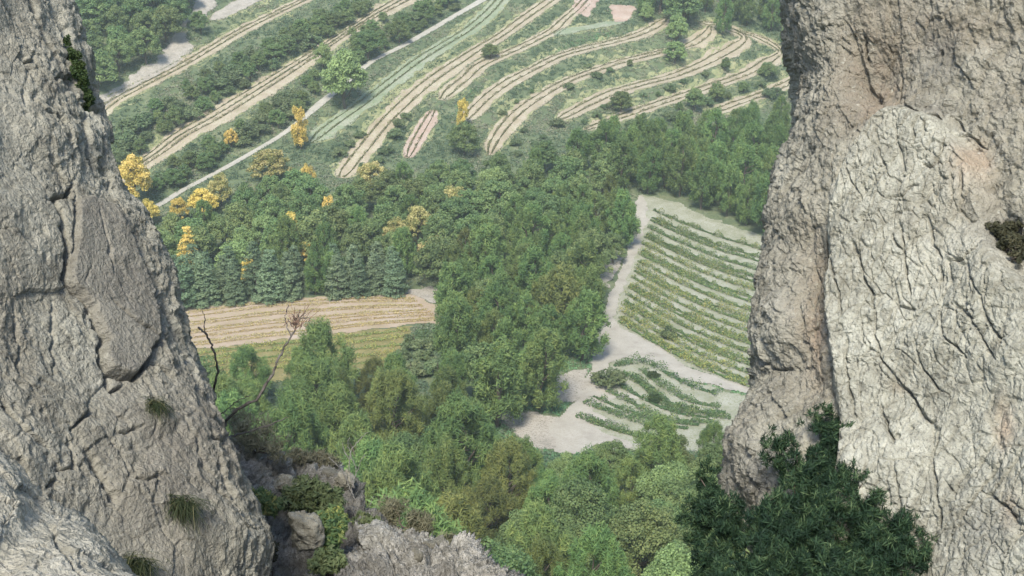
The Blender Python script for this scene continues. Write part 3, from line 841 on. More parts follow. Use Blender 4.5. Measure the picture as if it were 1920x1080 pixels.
# woods filled by zone: crown-centre polygons in the picture, plan spacing, kinds, heights
def zone(poly, spacing, kinds, hrange, seed, limit, ymin=100, ymax=520, lab=None):
    rng = np.random.default_rng(seed)
    poly = np.asarray(poly, float)
    hm = sum(hrange) / 2
    c = on_ground(poly, lambda X, Y: gh(X, Y) + hm * .55)
    x0, y0 = c.min(0) - 3; x1, y1 = c.max(0) + 3
    n = 14000
    X = rng.uniform(x0, x1, n); Y = rng.uniform(y0, y1, n); H = rng.uniform(*hrange, n)
    PXc, PYc, _ = project(np.stack([X, Y, gh(X, Y) + .55 * H], -1))
    ok = inside(PXc, PYc, poly)
    for (Q, W), S_ in zip(STR_PLAN, STRIPS):
        kk_ = np.nonzero(ok)[0]
        d, par, _ = seg_dist(X[kk_], Y[kk_], Q[::3])
        ok[kk_] &= d > np.interp(par, np.arange(len(Q[::3])), W[::3]) + (.42 if S_[0] == 'road' else .16) * H[kk_] * (1 if H[kk_].mean() > 7 else .6)
    for pk in ('stubble_field', 'rough_field', 'track', 'vineyard', 'low_vineyard', 'scree', 'bare_slope', 'bare_bank'):
        ok &= ~inside(X, Y, PATCH_PLAN[pk])
    tk = np.array(TAKEN)
    for k in np.nonzero(ok)[0]:
        if ((tk[:, 0] - X[k]) ** 2 + (tk[:, 1] - Y[k]) ** 2 < (tk[:, 2] + spacing * .3) ** 2).any():
            ok[k] = False
    pts = []
    arr = np.zeros((0, 2))
    for k in np.nonzero(ok)[0]:
        sp = spacing * (.75 + .25 * H[k] / hm)
        if len(pts) and ((arr - (X[k], Y[k])) ** 2).sum(-1).min() < sp * sp:
            continue
        pts.append((X[k], Y[k], H[k], PXc[k], PYc[k]))
        arr = np.array([p[:2] for p in pts])
        if len(pts) >= limit:
            break
    kk = list(kinds)
    w = np.array([k[2] for k in kk], float); w /= w.sum()
    for x, y, h, px, py in pts:
        TAKEN.append((x, y, spacing * .30))
        k = kk[rng.choice(len(kk), p=w)]
        label, group = lab(k[0], k[1], px, py, h)
        r = plant({'pine': 'pine_tree', 'oak': 'oak_tree', 'pine_near': 'pine_tree', 'oak_near': 'oak_tree', 'cedar': 'conifer_tree', 'poplar': 'poplar_tree', 'shrub': 'shrub'}[k[0]], k[0], k[1], x, y,
              h * k[3], label, 'shrub' if k[0] == 'shrub' else 'tree', group, k[4] if len(k) > 4 else 1.0)
        SHARED.setdefault(label, []).append((px, py, r))
    return len(pts)
SHARED = {}
WORD = {'pine_near': 'pine', 'oak_near': 'broad-leaved tree', 'pine': 'pine', 'oak': 'broad-leaved tree', 'cedar': 'blue-green conifer', 'poplar': 'slender tree', 'shrub': 'shrub'}
TINTW = {'pine': 'green', 'pine_light': 'yellow-green', 'oak': 'green', 'cedar': '', 'pale': 'pale green', 'orange': 'dull orange', 'yellow': 'yellow', 'shrub': 'grey-green', 'moss': 'dark'}
def mk(area, parts):
    """parts: list of (test on px,py, phrase)"""
    def f(kind, lm, px, py, h):
        ph = ''
        for test, t in parts:
            if test(px, py):
                ph = t
                break
        l = f'{TINTW[lm]} {WORD[kind]} {ph}'.strip()
        return l, area
    return f
ROWL = mk('conifers in the row behind the golden field', [
   (lambda x, y: x < 400, 'at the left end of the row behind the golden field'),
   (lambda x, y: x < 500, 'left of centre in the row behind the golden field'),
   (lambda x, y: x < 620, 'in the middle of the row behind the golden field'),
   (lambda x, y: True, 'at the right end of the row behind the golden field')])
zone([(292,500),(420,492),(560,486),(735,484),(742,512),(560,524),(420,532),(300,540)], 4.0, [('cedar', 'cedar', .72, 1.0, 1.3), ('cedar', 'cedar', .14, .75, 1.5), ('pine', 'pine', .14, .9, .9)], (8, 12), 21, 60, lab=ROWL)
MIDP = mk('trees of the middle wood', [
   (lambda x, y: y > 620, "at the lower wood tip beside the track"),
   (lambda x, y: x > 980 and y > 520, 'on the track side of the middle wood'),
   (lambda x, y: y > 520, "in the wood right of the golden field"),
   (lambda x, y: x > 1050, "at the wood edge beside the vineyard top"),
   (lambda x, y: True, 'in the heart of the middle wood')])
zone([(840,560),(850,500),(880,460),(960,440),(1060,400),(1120,350),(1185,345),(1190,420),(1150,455),(1118,480),(1106,560),(1092,640),(1060,690),(1000,720),(950,730),(900,690),(862,640)], 6.2,
     [('pine', 'pine', .64, 1.0, 1.08), ('pine', 'pine_light', .22, 1.0, 1.05), ('oak', 'oak', .14, .8, 1.0)], (9, 15.5), 22, 90, lab=MIDP)
MIDO = mk('trees of the middle wood', [
   (lambda x, y: y > 440 and x < 560, 'just above the left half of the conifer row'),
   (lambda x, y: y > 440, 'just above the right half of the conifer row'),
   (lambda x, y: x < 480, 'below the yellow roadside trees at left'),
   (lambda x, y: x < 700 and y < 370, "below the upright yellow tree at the terraces' foot"),
   (lambda x, y: y < 340, "along the wood's upper edge under the terraces"),
   (lambda x, y: x < 700, "in the wood around the yellow crowns"),
   (lambda x, y: True, "in the wood around the pinkish orange tree")])
zone([(290,440),(330,415),(420,395),(480,358),(560,335),(640,365),(740,338),(800,330),(900,318),(960,310),(1020,290),(1090,278),(1150,280),(1160,330),(1110,345),(1050,395),(960,432),(870,455),(835,500),(745,486),(560,482),(300,490)], 6.0,
     [('oak', 'oak', .70, 1.0, 1.0), ('pine', 'pine', .22, 1.0, 1.0), ('oak', 'pale', .05, .9, 1.0), ('oak', 'orange', .03, .9, 1.0)], (8.5, 12), 23, 190, lab=MIDO)
RP = mk('pines behind the vineyard', [
   (lambda x, y: y > 330, 'standing along the top edge of the vineyard'),
   (lambda x, y: x < 1250, "at the left of the stand behind the vineyard"),
   (lambda x, y: y < 265, "in the stand's back under the lowest terraces"),
   (lambda x, y: True, "amid the stand behind the vineyard")])
zone([(1120,290),(1140,258),(1200,246),(1260,248),(1330,232),(1400,222),(1475,212),(1500,420),(1440,405),(1380,372),(1320,345),(1240,330),(1190,315)], 5.6,
     [('pine', 'pine', 1, 1.0, 1.0)], (8.5, 15), 24, 80, lab=RP)
FP = mk('trees of the front wood', [
   (lambda x, y: y < 730 and x < 620, 'just below the left end of the golden field'),
   (lambda x, y: y < 730, 'just below the right half of the golden field'),
   (lambda x, y: x < 640, 'beside the dead branches at the left cliff'),
   (lambda x, y: y < 830 and x < 820, "left of the bare slope by the track"),
   (lambda x, y: x > 1200, 'beside the dark bush at lower right'),
   (lambda x, y: x > 1000 and y < 900, 'just below the small vineyard'),
   (lambda x, y: x > 1000, "right of the bright broad tree at the bottom"),
   (lambda x, y: y < 930, 'in the middle of the front wood'),
   (lambda x, y: True, "at the bottom edge beside the rocks")])
zone([(330,722),(430,706),(540,678),(585,660),(640,694),(720,712),(800,690),(850,700),(860,760),(872,815),(890,855),(935,885),(990,905),(1020,930),(1030,960),(1040,1110),(780,1110),(700,980),(600,880),(440,840),(330,800)], 7.6,
     [('pine_near', 'pine', .40, 1.0, 1.05), ('pine_near', 'pine_light', .48, 1.0, 1.05), ('oak_near', 'oak', .12, .8, 1.0)], (9.5, 17.5), 25, 130, 96, lab=FP)
zone([(990,880),(1060,872),(1200,862),(1290,835),(1380,812),(1440,800),(1480,900),(1480,1110),(1030,1110),(1020,960)], 6.6,
     [('oak_near', 'oak', .60, 1.0, 1.0), ('pine_near', 'pine', .26, .95, .95), ('oak_near', 'pale', .14, .8, 1.0)], (8, 14), 26, 110, 96, lab=FP)
TL = mk('trees of the far wood at top left', [
   (lambda x, y: y > 90, 'in the upper left wood above the scree edge'),
   (lambda x, y: x < 230, 'in the upper left wood next to the left cliff'),
   (lambda x, y: True, "at the top edge in the upper left wood")])
zone([(110,-25),(355,-25),(335,10),(300,62),(262,98),(215,130),(180,150),(150,110)], 6.4, [('oak', 'oak', 1, 1.0, 1.05)], (9.5, 13), 27, 70, lab=TL)
TR = mk('trees of the far wood at top right', [
   (lambda x, y: x < 1330, 'in the far wood behind the terrace bend'),
   (lambda x, y: True, 'in the far wood at top right against the cliff')])
zone([(1195,-20),(1500,-30),(1500,60),(1440,48),(1380,30),(1320,20),(1240,6)], 5.8, [('pine', 'pine', .8, 1.0, .9), ('oak', 'oak', .2, 1.0, 1.0)], (11, 14), 28, 50, lab=TR)
# bushes on the terrace banks
zone([(735,640),(780,622),(840,615),(860,650),(850,690),(770,690)], 4.0, [('shrub', 'shrub', 1, 1.0, 1.3)], (2.2, 4.0), 37, 12, lab=mk('shrubs by the golden field', [(lambda x, y: True, 'at the right corner of the golden field')]))
BK = mk('bushes on the terrace banks', [
   (lambda x, y: x < 420 and y < 240, 'on the bank below the upper left terrace'),
   (lambda x, y: x < 640 and y < 130, "between the two upper left terraces"),
   (lambda x, y: x < 640, "between the wide terrace and the pale road"),
   (lambda x, y: x < 900, 'on the banks right of the pale road'),
   (lambda x, y: x < 1150, 'on the banks of the middle terraces'),
   (lambda x, y: True, 'on the banks below the terrace bend')])
zone([(215,290),(225,235),(330,165),(420,118),(520,62),(600,25),(650,0),(720,0),(640,55),(560,100),(470,150),(380,205),(270,268)], 3.5,
     [('oak', 'oak', .6, .9, 1.2), ('shrub', 'shrub', .4, .8, 1.3)], (3.6, 6.6), 31, 110, lab=BK)
zone([(285,345),(330,295),(400,258),(480,212),(560,158),(590,135),(600,160),(540,215),(450,265),(360,312),(300,342)], 3.4,
     [('oak', 'oak', .55, .9, 1.2), ('shrub', 'shrub', .45, .8, 1.3)], (3.6, 6.2), 32, 80, lab=BK)
zone([(660,55),(760,8),(850,-15),(860,5),(780,52),(700,95),(665,110)], 4.0, [('oak', 'oak', .7, .8, 1.2), ('shrub', 'shrub', .3, .7, 1.3)], (4, 6.5), 33, 24, lab=BK)
zone([(620,290),(700,225),(760,180),(770,200),(740,260),(700,310),(680,330)], 4.5, [('shrub', 'shrub', .8, .8, 1.3), ('oak', 'oak', .2, .7, 1.1)], (2.2, 4), 34, 16, lab=BK)
zone([(930,215),(1000,165),(1100,120),(1220,90),(1200,110),(1080,150),(990,200),(940,250),(1000,235),(1060,210),(1120,185),(1250,155),(1330,130),(1330,140),(1200,185),(1080,232),(960,290)], 5.0,
     [('shrub', 'shrub', .9, .8, 1.3), ('oak', 'oak', .1, .7, 1.1)], (1.8, 3.2), 35, 30, lab=BK)
zone([(1100,250),(1200,215),(1300,185),(1420,150),(1470,140),(1470,165),(1380,185),(1300,208),(1200,240),(1130,260)], 4.6,
     [('shrub', 'shrub', .6, .9, 1.3), ('oak', 'oak', .4, .8, 1.1)], (2.5, 4.5), 36, 30, lab=BK)

for lab, lst in SHARED.items():
    if len(lst) > 1:
        lst.sort(key=lambda q: q[0])
        for i, (px, py, r) in enumerate(lst):
            if i < len(ORD):
                r['label'] = f'{lab}, {ORD[i]} from left'
# low scrub that covers the banks, the wood floor and the verges: one mass
def scrub(name, label, polypx, n, size, mat, seed, on_strip=False, tint=(0, 1), leaf=.34):
    rng = np.random.default_rng(seed)
    poly = on_ground(polypx)
    x0, y0 = poly.min(0); x1, y1 = poly.max(0)
    X = rng.uniform(x0, x1, n * 3); Y = rng.uniform(y0, y1, n * 3)
    k = inside(X, Y, poly)
    for Q, W in STR_PLAN:
        d, par, _ = seg_dist(X, Y, Q[::3])
        k &= d > np.interp(par, np.arange(len(Q[::3])), W[::3]) * 1.12 + .3
    for pk, pp in PATCH_PLAN.items():
        k &= ~inside(X, Y, pp)
    X, Y = X[k][:n], Y[k][:n]
    m = len(X); q = 16
    big = vnoise(np.stack([X / 9, Y / 9, np.full(m, seed)], -1))
    s = size * (.55 + .5 * rng.random(m) + .45 * big)
    d = rand_unit(m * q, rng).reshape(m, q, 3); d[..., 2] = np.abs(d[..., 2])
    r = .35 + .65 * rng.random((m, q, 1))
    C = np.stack([X, Y, gh(X, Y)], -1)[:, None] + d * r * s[:, None, None] * np.array([1.1, 1.1, .85])
    Nn = unit(d + np.array([0, 0, .4]) + .6 * rng.normal(size=(m, q, 3)))
    V, F = leaf_quads(C.reshape(-1, 3), Nn.reshape(-1, 3), rand_unit(m * q, rng), leaf * (.6 + .8 * rng.random(m * q)), leaf * .8)
    t = np.repeat(.5 + .45 * 1.3 * vnoise(np.stack([X / 10, Y / 10, np.full(m, seed + 9)], -1)) + .18 * rng.normal(size=m), q) + .12 * rng.normal(size=m * q)
    t = np.clip(tint[0] + (tint[1] - tint[0]) * t, 0, 1)
    o = obj(name, mesh_np(name, V, F, M[mat], False, {'tint': t}))
    return tag(o, label, None, None, 'stuff')
scrub('scrub', 'low grey-green scrub covering the terrace banks', [(150,330),(180,170),(330,0),(400,-40),(1500,-60),(1520,250),(1150,280),(900,320),(640,350),(420,400),(250,430)], 16000, .95, 'scrub', 41, tint=(-.12, 1.12))
def woodland():
    rng = np.random.default_rng(88)
    areas = [[(-260,260),(130,240),(160,330),(205,430),(235,540),(100,570),(-260,610)], [(-260,760),(300,740),(360,900),(330,1150),(-260,1150)],
             [(-260,-60),(40,-60),(110,120),(-260,240)], [(60,-170),(1560,-170),(1560,-75),(60,-75)], [(1560,-60),(1900,-60),(1900,420),(1500,400)], [(1500,900),(1900,1000),(1900,1250),(1480,1200)]]
    Vs, Fs, Ts, off = [], [], [], 0
    pts = np.zeros((0, 2))
    for ar in areas:
        c = on_ground(ar, lambda X, Y: gh(X, Y) + 6)
        n = 1500
        X = rng.uniform(c[:, 0].min(), c[:, 0].max(), n); Y = rng.uniform(c[:, 1].min(), c[:, 1].max(), n)
        px, py, _ = project(np.stack([X, Y, gh(X, Y) + 5.5], -1))
        ok = inside(px, py, ar)
        for q in ('stubble_field', 'rough_field', 'vineyard', 'track'):
            ok &= ~inside(X, Y, PATCH_PLAN[q])
        for Q, W in STR_PLAN:
            kk_ = np.nonzero(ok)[0]
            ok[kk_] &= seg_dist(X[kk_], Y[kk_], Q[::6])[0] > W.max() + 2.5
        for k in np.nonzero(ok)[0]:
            if len(pts) and ((pts - (X[k], Y[k])) ** 2).sum(-1).min() < 46 or len(pts) > 480:
                continue
            pts = np.concatenate([pts, [[X[k], Y[k]]]])
            h = rng.uniform(7.5, 11); R = h * .42
            lob = []
            for i in range(26):
                d = unit(rng.normal(size=3)); d[2] = abs(d[2]) * 1.15 - .52
                q = rng.uniform(.55, 1); s_ = rng.uniform(.07, .13) * h
                lob.append((d[0] * R * q, d[1] * R * q, h * (.56 + d[2] * .5 * q), s_, s_, s_))
            V, F, t = lobes_to_leaves(lob, 560, rng, .85, .65, .35, .55, .4, 'rand')
            Vs.append(V + np.array([X[k], Y[k], float(gh(X[k], Y[k]))])); Fs.append(F + off); off += len(V)
            Ts.append(np.clip(t + rng.normal() * .15, 0, 1))
    tag(obj('woodland', mesh_np('woodland', np.concatenate(Vs), np.concatenate(Fs), M['oak'], False, {'tint': np.concatenate(Ts)})), 'green wood running on behind the cliffs and up the hill', None, None, 'stuff')
woodland()
def edge_grass():
    rng = np.random.default_rng(61)
    XY = []
    for (Q, W), S_ in zip(STR_PLAN, STRIPS):
        n = int(len(Q) * (9 if S_[0] != 'road' else 4))
        t = rng.random(n) * (len(Q) - 1); k = t.astype(int); f = (t - k)[:, None]
        T = unit(np.gradient(Q, axis=0)); Nn = np.stack([T[:, 1], -T[:, 0]], -1)
        c = Q[k] * (1 - f) + Q[k + 1] * f
        XY.append(c + Nn[k] * (W[k] * rng.choice([-1, 1], n) * (1.02 + .10 * np.abs(rng.normal(size=n))))[:, None])
    XY = np.concatenate(XY); m = len(XY); q = 7
    s_ = rng.uniform(.15, .42, m)
    d = rand_unit(m * q, rng).reshape(m, q, 3); d[..., 2] = np.abs(d[..., 2]) * 1.3
    C = np.concatenate([XY, gh(XY[:, 0], XY[:, 1])[:, None] + .08], -1)[:, None] + d * s_[:, None, None] * rng.random((m, q, 1))
    V, F = leaf_quads(C.reshape(-1, 3), unit(d + .5 * rng.normal(size=d.shape)).reshape(-1, 3), rand_unit(m * q, rng) + np.array([0, 0, 1]), .26, .12)
    tag(obj('dry_grass', mesh_np('dry_grass', V, F, M['scrub'], False, {'tint': np.clip(np.repeat(.75 + .25 * rng.normal(size=m), q), 0, 1)})), 'dry pale grass fringing the terrace edges', None, None, 'stuff')
edge_grass()
scrub('grass_bank', 'bright green grass on the bank between the middle terraces', [(842,215),(870,180),(930,145),(990,118),(1060,80),(1120,64),(1190,52),(1200,60),(1150,74),(1080,90),(1010,118),(950,148),(900,180),(862,212)], 2600, .42, 'grass', 42, leaf=.3)
scrub('undergrowth', 'green undergrowth between the trees and beside the track', [(250,740),(250,420),(640,340),(1150,270),(1520,240),(1520,440),(1210,350),(1150,470),(1110,640),(1030,720),(900,760),(860,640),(830,540),(330,560)], 5200, .6, 'scrub', 43, tint=(-.1, .7))
scrub('undergrowth', 'green grass and weeds around the small vineyard and below the vineyard edge', [(1100,640),(1180,560),(1300,660),(1480,740),(1520,900),(1000,900),(900,790),(1020,690)], 2600, .5, 'grass', 44, tint=(-.1, .8), leaf=.3)
scrub('undergrowth', 'grey-green weeds at the right corner of the golden field', [(725,700),(772,612),(850,604),(880,640),(880,720)], 700, .55, 'scrub', 46, tint=(0, .8))
scrub('undergrowth', 'green undergrowth on the slope of the front wood', [(250,740),(700,680),(900,760),(1050,850),(1400,800),(1500,1080),(450,1080),(330,900)], 7000, 1.0, 'scrub', 45, tint=(-.1, .7))

# ------------------------------------------------------------------ rocks
def rock_mat(name, dark, mid, light, brown=(.21, .165, .115), orange=(.36, .25, .165), grey=(.13, .125, .115), bd=.012, pits=1.0, stretch=(1, 1, 1), rot=(0, 0, 0)):
    m, nt, b = new_mat(name)
    v = objvec(nt, stretch, rot)
    n1 = noise_node(nt, 1.7, 8, .68, v, .4)
    n2 = noise_node(nt, 11, 6, .7, v, .3)
    n3 = noise_node(nt, 60, 4, .7, v)
    c = ramp(nt, n1, [(0.40, dark), (0.5, mid), (0.60, light)])
    c2 = ramp(nt, n2, [(0.38, dark), (0.5, mid), (0.62, light)])
    c = mix(nt, .55, c, c2)
    at = N(nt, 'ShaderNodeAttribute', attribute_name='tone')
    sep = N(nt, 'ShaderNodeSeparateColor')
    nt.links.new(at.outputs['Color'], sep.inputs[0])
    nb = ramp(nt, n2, [(0.3, (.35, .35, .35)), (0.62, (1, 1, 1))])
    def masked(ch):
        return math_node(nt, 'MULTIPLY', sep.outputs[ch], nb)
    c = mix(nt, masked(0), c, brown)
    c = mix(nt, masked(1), c, orange)
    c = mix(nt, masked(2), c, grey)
    pal = math_node(nt, 'MULTIPLY', at.outputs['Alpha'], nb)
    c = mix(nt, pal, c, tuple(min(1, x * 1.12) for x in light))
    # dark lichen flecks and pale crust, with shapes of their own
    sp = ramp(nt, noise_node(nt, 46, 5, .8, v, .8), [(0.55, (0, 0, 0)), (0.60, (1, 1, 1))])
    c = mix(nt, math_node(nt, 'MULTIPLY', sp, .55 * pits), c, (.085, .08, .072))
    sp2 = ramp(nt, noise_node(nt, 23, 4, .7, v, .2), [(0.60, (0, 0, 0)), (0.68, (1, 1, 1))])
    c = mix(nt, math_node(nt, 'MULTIPLY', sp2, .45), c, tuple(min(1, x * 1.22) for x in light))
    nt.links.new(c, b.inputs['Base Color'])
    vo = N(nt, 'ShaderNodeTexVoronoi', feature='F1')
    vo.inputs['Scale'].default_value = 26
    wv = N(nt, 'ShaderNodeVectorMath', operation='MULTIPLY_ADD')
    nz = N(nt, 'ShaderNodeTexNoise')
    nz.inputs['Scale'].default_value = 9
    nt.links.new(v, nz.inputs['Vector'])
    nt.links.new(nz.outputs['Color'], wv.inputs[0])
    wv.inputs[1].default_value = (.12, .12, .12)
    nt.links.new(v, wv.inputs[2])
    nt.links.new(wv.outputs[0], vo.inputs['Vector'])
    vo2 = N(nt, 'ShaderNodeTexVoronoi', feature='F1', distance='CHEBYCHEV')
    vo2.inputs['Scale'].default_value = 60
    nt.links.new(wv.outputs[0], vo2.inputs['Vector'])
    h = math_node(nt, 'ADD', math_node(nt, 'MULTIPLY', n2, 1.0), math_node(nt, 'MULTIPLY', n3, .5))
    h = math_node(nt, 'ADD', h, math_node(nt, 'MULTIPLY', vo.outputs['Distance'], .8))
    h = math_node(nt, 'ADD', h, math_node(nt, 'MULTIPLY', vo2.outputs['Distance'], .5))
    bump(nt, b, h, 0.9, bd)
    b.inputs['Roughness'].default_value = .95
    b.inputs['Specular IOR Level'].default_value = .15
    return m
M['rock_left'] = rock_mat('grey_limestone', (0.166, 0.157, 0.125), (0.293, 0.280, 0.224), (0.419, 0.403, 0.329), bd=.022)
M['rock_right'] = rock_mat('pale_limestone', (0.181, 0.170, 0.130), (0.312, 0.301, 0.241), (0.441, 0.428, 0.351), bd=.02, pits=1.0)
M['rock_boulder'] = rock_mat('rough_limestone', (0.201, 0.188, 0.146), (0.318, 0.298, 0.239), (0.424, 0.399, 0.326), bd=.02)
M['rock_slope'] = rock_mat('broken_limestone', (0.164, 0.157, 0.133), (0.355, 0.342, 0.303), (0.614, 0.592, 0.540), bd=.05)

def rock_sheet(name, mat, E, VEND, a, b, s0, nt_, ns_, disp, back=True, tone=None, org=None, sq=1.5, backdepth=4.0, before=None, after=None, reach=3.0):
    """a rock face that rolls over its outline edge E (px,py,depth) and runs to VEND; its back is closed behind the edge"""
    E = [tuple(e) for e in E]; VEND = [tuple(v) for v in VEND]
    n0, n1 = len(before or []), len(after or [])
    E = np.array([b[:3] for b in (before or [])] + E + [b[:3] for b in (after or [])], float)
    VEND = np.array([b[3:] for b in (before or [])] + VEND + [b[3:] for b in (after or [])], float)
    le = np.concatenate([[0], np.cumsum(np.hypot(*np.diff(E[:, :2], axis=0).T))])
    l = np.linspace(le[n0], le[len(E) - 1 - n1], nt_)
    if n0:
        l = np.concatenate([le[n0] * (1 - np.linspace(1, 0, 61)[:-1] ** 1.4), l])
    if n1:
        l = np.concatenate([l, l[-1] + (le[-1] - l[-1]) * np.linspace(0, 1, 51)[1:] ** 1.4])
    ex, ey, ed = (spline(l, le, E[:, k]) for k in range(3))
    vx, vy = (np.interp(l, le, VEND[:, k]) for k in range(2))
    q = np.linspace(0, 1, ns_) ** sq
    nb = 26 if back else 0
    sb = -(np.linspace(1, 0, nb + 1)[:-1] ** 2) if back else np.zeros(0)
    S = np.concatenate([sb, q, 1 + reach * np.linspace(0, 1, 71)[1:] ** 1.5])
    S2 = np.where(S < 0, -S * .55, S)
    PX = ex[:, None] + (vx - ex)[:, None] * S2[None]
    PY_ = ey[:, None] + (vy - ey)[:, None] * S2[None]
    rr = np.sqrt(np.clip(1 - (1 - np.clip(S2 / s0, 0, 1)) ** 2, 0, 1))
    DD = np.where(S[None] < 0, ed[:, None] + a * rr[None] + backdepth * S2[None] * 2, ed[:, None] - a * rr[None] - b * np.where(S2 < 1, S2, 1 + (1 - np.exp(-(S2 - 1))))[None])
    P = pt(PX, PY_, DD)
    Nv = unit(np.cross(np.gradient(P, axis=0), np.gradient(P, axis=1)))
    ref = unit(np.array([0, 0, CAM_Z]) - P)
    sg = np.sign((Nv * ref).sum(-1))
    sg = np.where(S[None] < 0.0, np.sign(np.median(sg[:, nb + 3:])), np.where(sg == 0, 1, sg))
    sg = np.full_like(sg, np.median(sg[:, nb + 5:]))
    Nv = Nv * sg[..., None]
    d = disp(P, PX, PY_, np.clip(S, 0, 1)[None] + 0 * PX)
    P2 = P + Nv * d[..., None]
    tn = tone(P, PX, PY_) if tone else np.zeros(PX.shape + (4,))
    F = grid_faces(P.shape[0], P.shape[1])
    if np.median(sg) < 0:
        F = F[:, ::-1]
    V = P2.reshape(-1, 3)
    org = V.mean(0)
    org[2] = V[:, 2].min()
    o = obj(name, mesh_np(name, V - org, F, mat, True, None, {'tone': tn.reshape(-1, 4)}), None, org)
    return o, P2, PX, PY_
def carve(PX, PY_, cracks, P):
    wx = 4.0 * vnoise(P * 7.0) + 2.0 * vnoise(P * 19.0)
    wy = 4.0 * vnoise(P * 7.0 + 40) + 2.0 * vnoise(P * 19.0 + 40)
    X, Y = PX + wx, PY_ + wy
    out = np.zeros(PX.shape)
    for pts, w, dep in cracks:
        p = np.asarray(pts, float)
        m = (X > p[:, 0].min() - 5 * w - 8) & (X < p[:, 0].max() + 5 * w + 8) & (Y > p[:, 1].min() - 5 * w - 8) & (Y < p[:, 1].max() + 5 * w + 8)
        if not m.any():
            continue
        d, par, _ = seg_dist(X[m], Y[m], p)
        end = np.minimum(par, len(p) - 1 - par)
        f = np.clip(.35 + end * 1.2, 0, 1)
        ww = w * (.7 + .6 * (vnoise(np.stack([par * 2.3, par * 0 + w, par * 0], -1)) * .5 + .5))
        out[m] = np.minimum(out[m], -dep * f * np.exp(-(d / ww) ** 2))
    return out
def rot_coords(P, ang, stretch):
    """coordinates in the plane of the picture turned by ang, squeezed along the new vertical axis"""
    u = P[..., 0]; w = P[..., 2] * CP + P[..., 1] * SP; d = P[..., 1] * CP - P[..., 2] * SP
    c, s = math.cos(ang), math.sin(ang)
    return np.stack([u * c + w * s, (-u * s + w * c) / stretch, d], -1)

# --- left cliff
LE = [(100,-60,13.6),(118,0,13.4),(133,50,13.3),(150,100,13.2),(166,160,13.1),(182,210,13.0),(202,250,12.9),(208,300,12.8),(228,348,12.6),(272,402,12.5),(297,470,12.4),(318,545,12.2),(345,600,12.1),(366,680,12.0),(398,755,11.8),(426,840,11.7),(460,920,11.6),(482,975,11.5),(492,1020,11.4),(488,1080,11.2),(480,1150,11.0)]
LE = [(e[0], e[1], 13.6 - 2.4 * (e[1] + 60) / 1210) for e in LE]
LV = [(-140, e[1]) for e in LE]
PLATE = [(140,380),(175,368),(226,392),(245,440),(270,505),(296,575),(300,632),(290,650),(280,676),(250,712),(202,694),(190,655),(196,632),(172,585),(134,535),(126,505),(134,470)]
LCR = [([(132,345),(128,368),(100,375),(97,382),(111,405),(120,432),(126,467),(132,490),(126,518),(136,535),(155,555),(171,580),(187,611),(198,634),(190,650),(190,673),(200,693),(222,701),(249,712),(268,693),(282,673),(290,646),(297,632)], 5.0, .16),
 ([(138,360),(138,417),(140,455),(134,487)], 3.0, .06), ([(228,393),(237,428),(257,475),(272,510),(292,541),(288,564),(311,603)], 4.2, .11),
 ([(206,564),(233,592),(272,619),(296,634)], 2.6, .05), ([(179,401),(194,448),(206,487),(206,522)], 2.4, .035),
 ([(171,769),(152,788),(130,810)], 3.4, .09), ([(0,753),(16,781),(39,816),(74,843)], 4.0, .08), ([(124,827),(130,850),(136,878),(101,884)], 3.0, .06),
 ([(101,901),(82,919)], 4.5, .09), ([(156,847),(187,886),(200,915),(218,940)], 5.0, .09), ([(200,693),(210,730),(233,722)], 4.0, .09),
 ([(282,673),(300,690),(325,712)], 3.4, .07), ([(377,816),(395,835),(408,843)], 4.0, .07), ([(389,862),(410,900),(428,932),(450,965),(467,990)], 4.0, .06),
 ([(393,913),(418,935),(440,955)], 3.2, .05), ([(62,-10),(78,43),(97,87),(110,133),(133,170),(147,197),(177,217)], 5.5, .12), ([(103,10),(120,53),(123,77),(128,110)], 4.2, .07),
 ([(97,160),(100,150),(115,148),(135,165),(142,185)], 3.5, .07), ([(133,60),(140,75),(147,90)], 3.2, .05), ([(147,200),(157,260),(160,293),(175,320)], 3.4, .06),
 ([(10,0),(20,10),(43,47)], 3.0, .05), ([(40,100),(45,118),(62,115),(60,100)], 3.5, .05), ([(43,165),(45,200)], 4, .05), ([(60,175),(62,195)], 4, .05),
 ([(180,300),(200,340),(215,372)], 3.2, .06), ([(90,300),(110,335),(132,358)], 3.0, .05), ([(165,500),(155,540)], 2, .02),
 ([(350,640),(372,700),(395,765)], 3.4, .06), ([(330,610),(342,650),(360,700),(372,742)], 3.0, .05), ([(330,790),(352,830),(372,870),(395,905)], 2.6, .04),
 ([(220,810),(240,812),(262,800)], 3.0, .05), ([(240,900),(270,905),(300,895)], 3.0, .05), ([(30,560),(45,640),(40,700),(70,745)], 3.0, .05), ([(105,560),(108,640),(104,700)], 3.4, .05)]
PLATE2 = [(240,805),(330,792),(385,850),(425,935),(462,1005),(470,1070),(420,1095),(345,1010),(305,910),(235,880)]
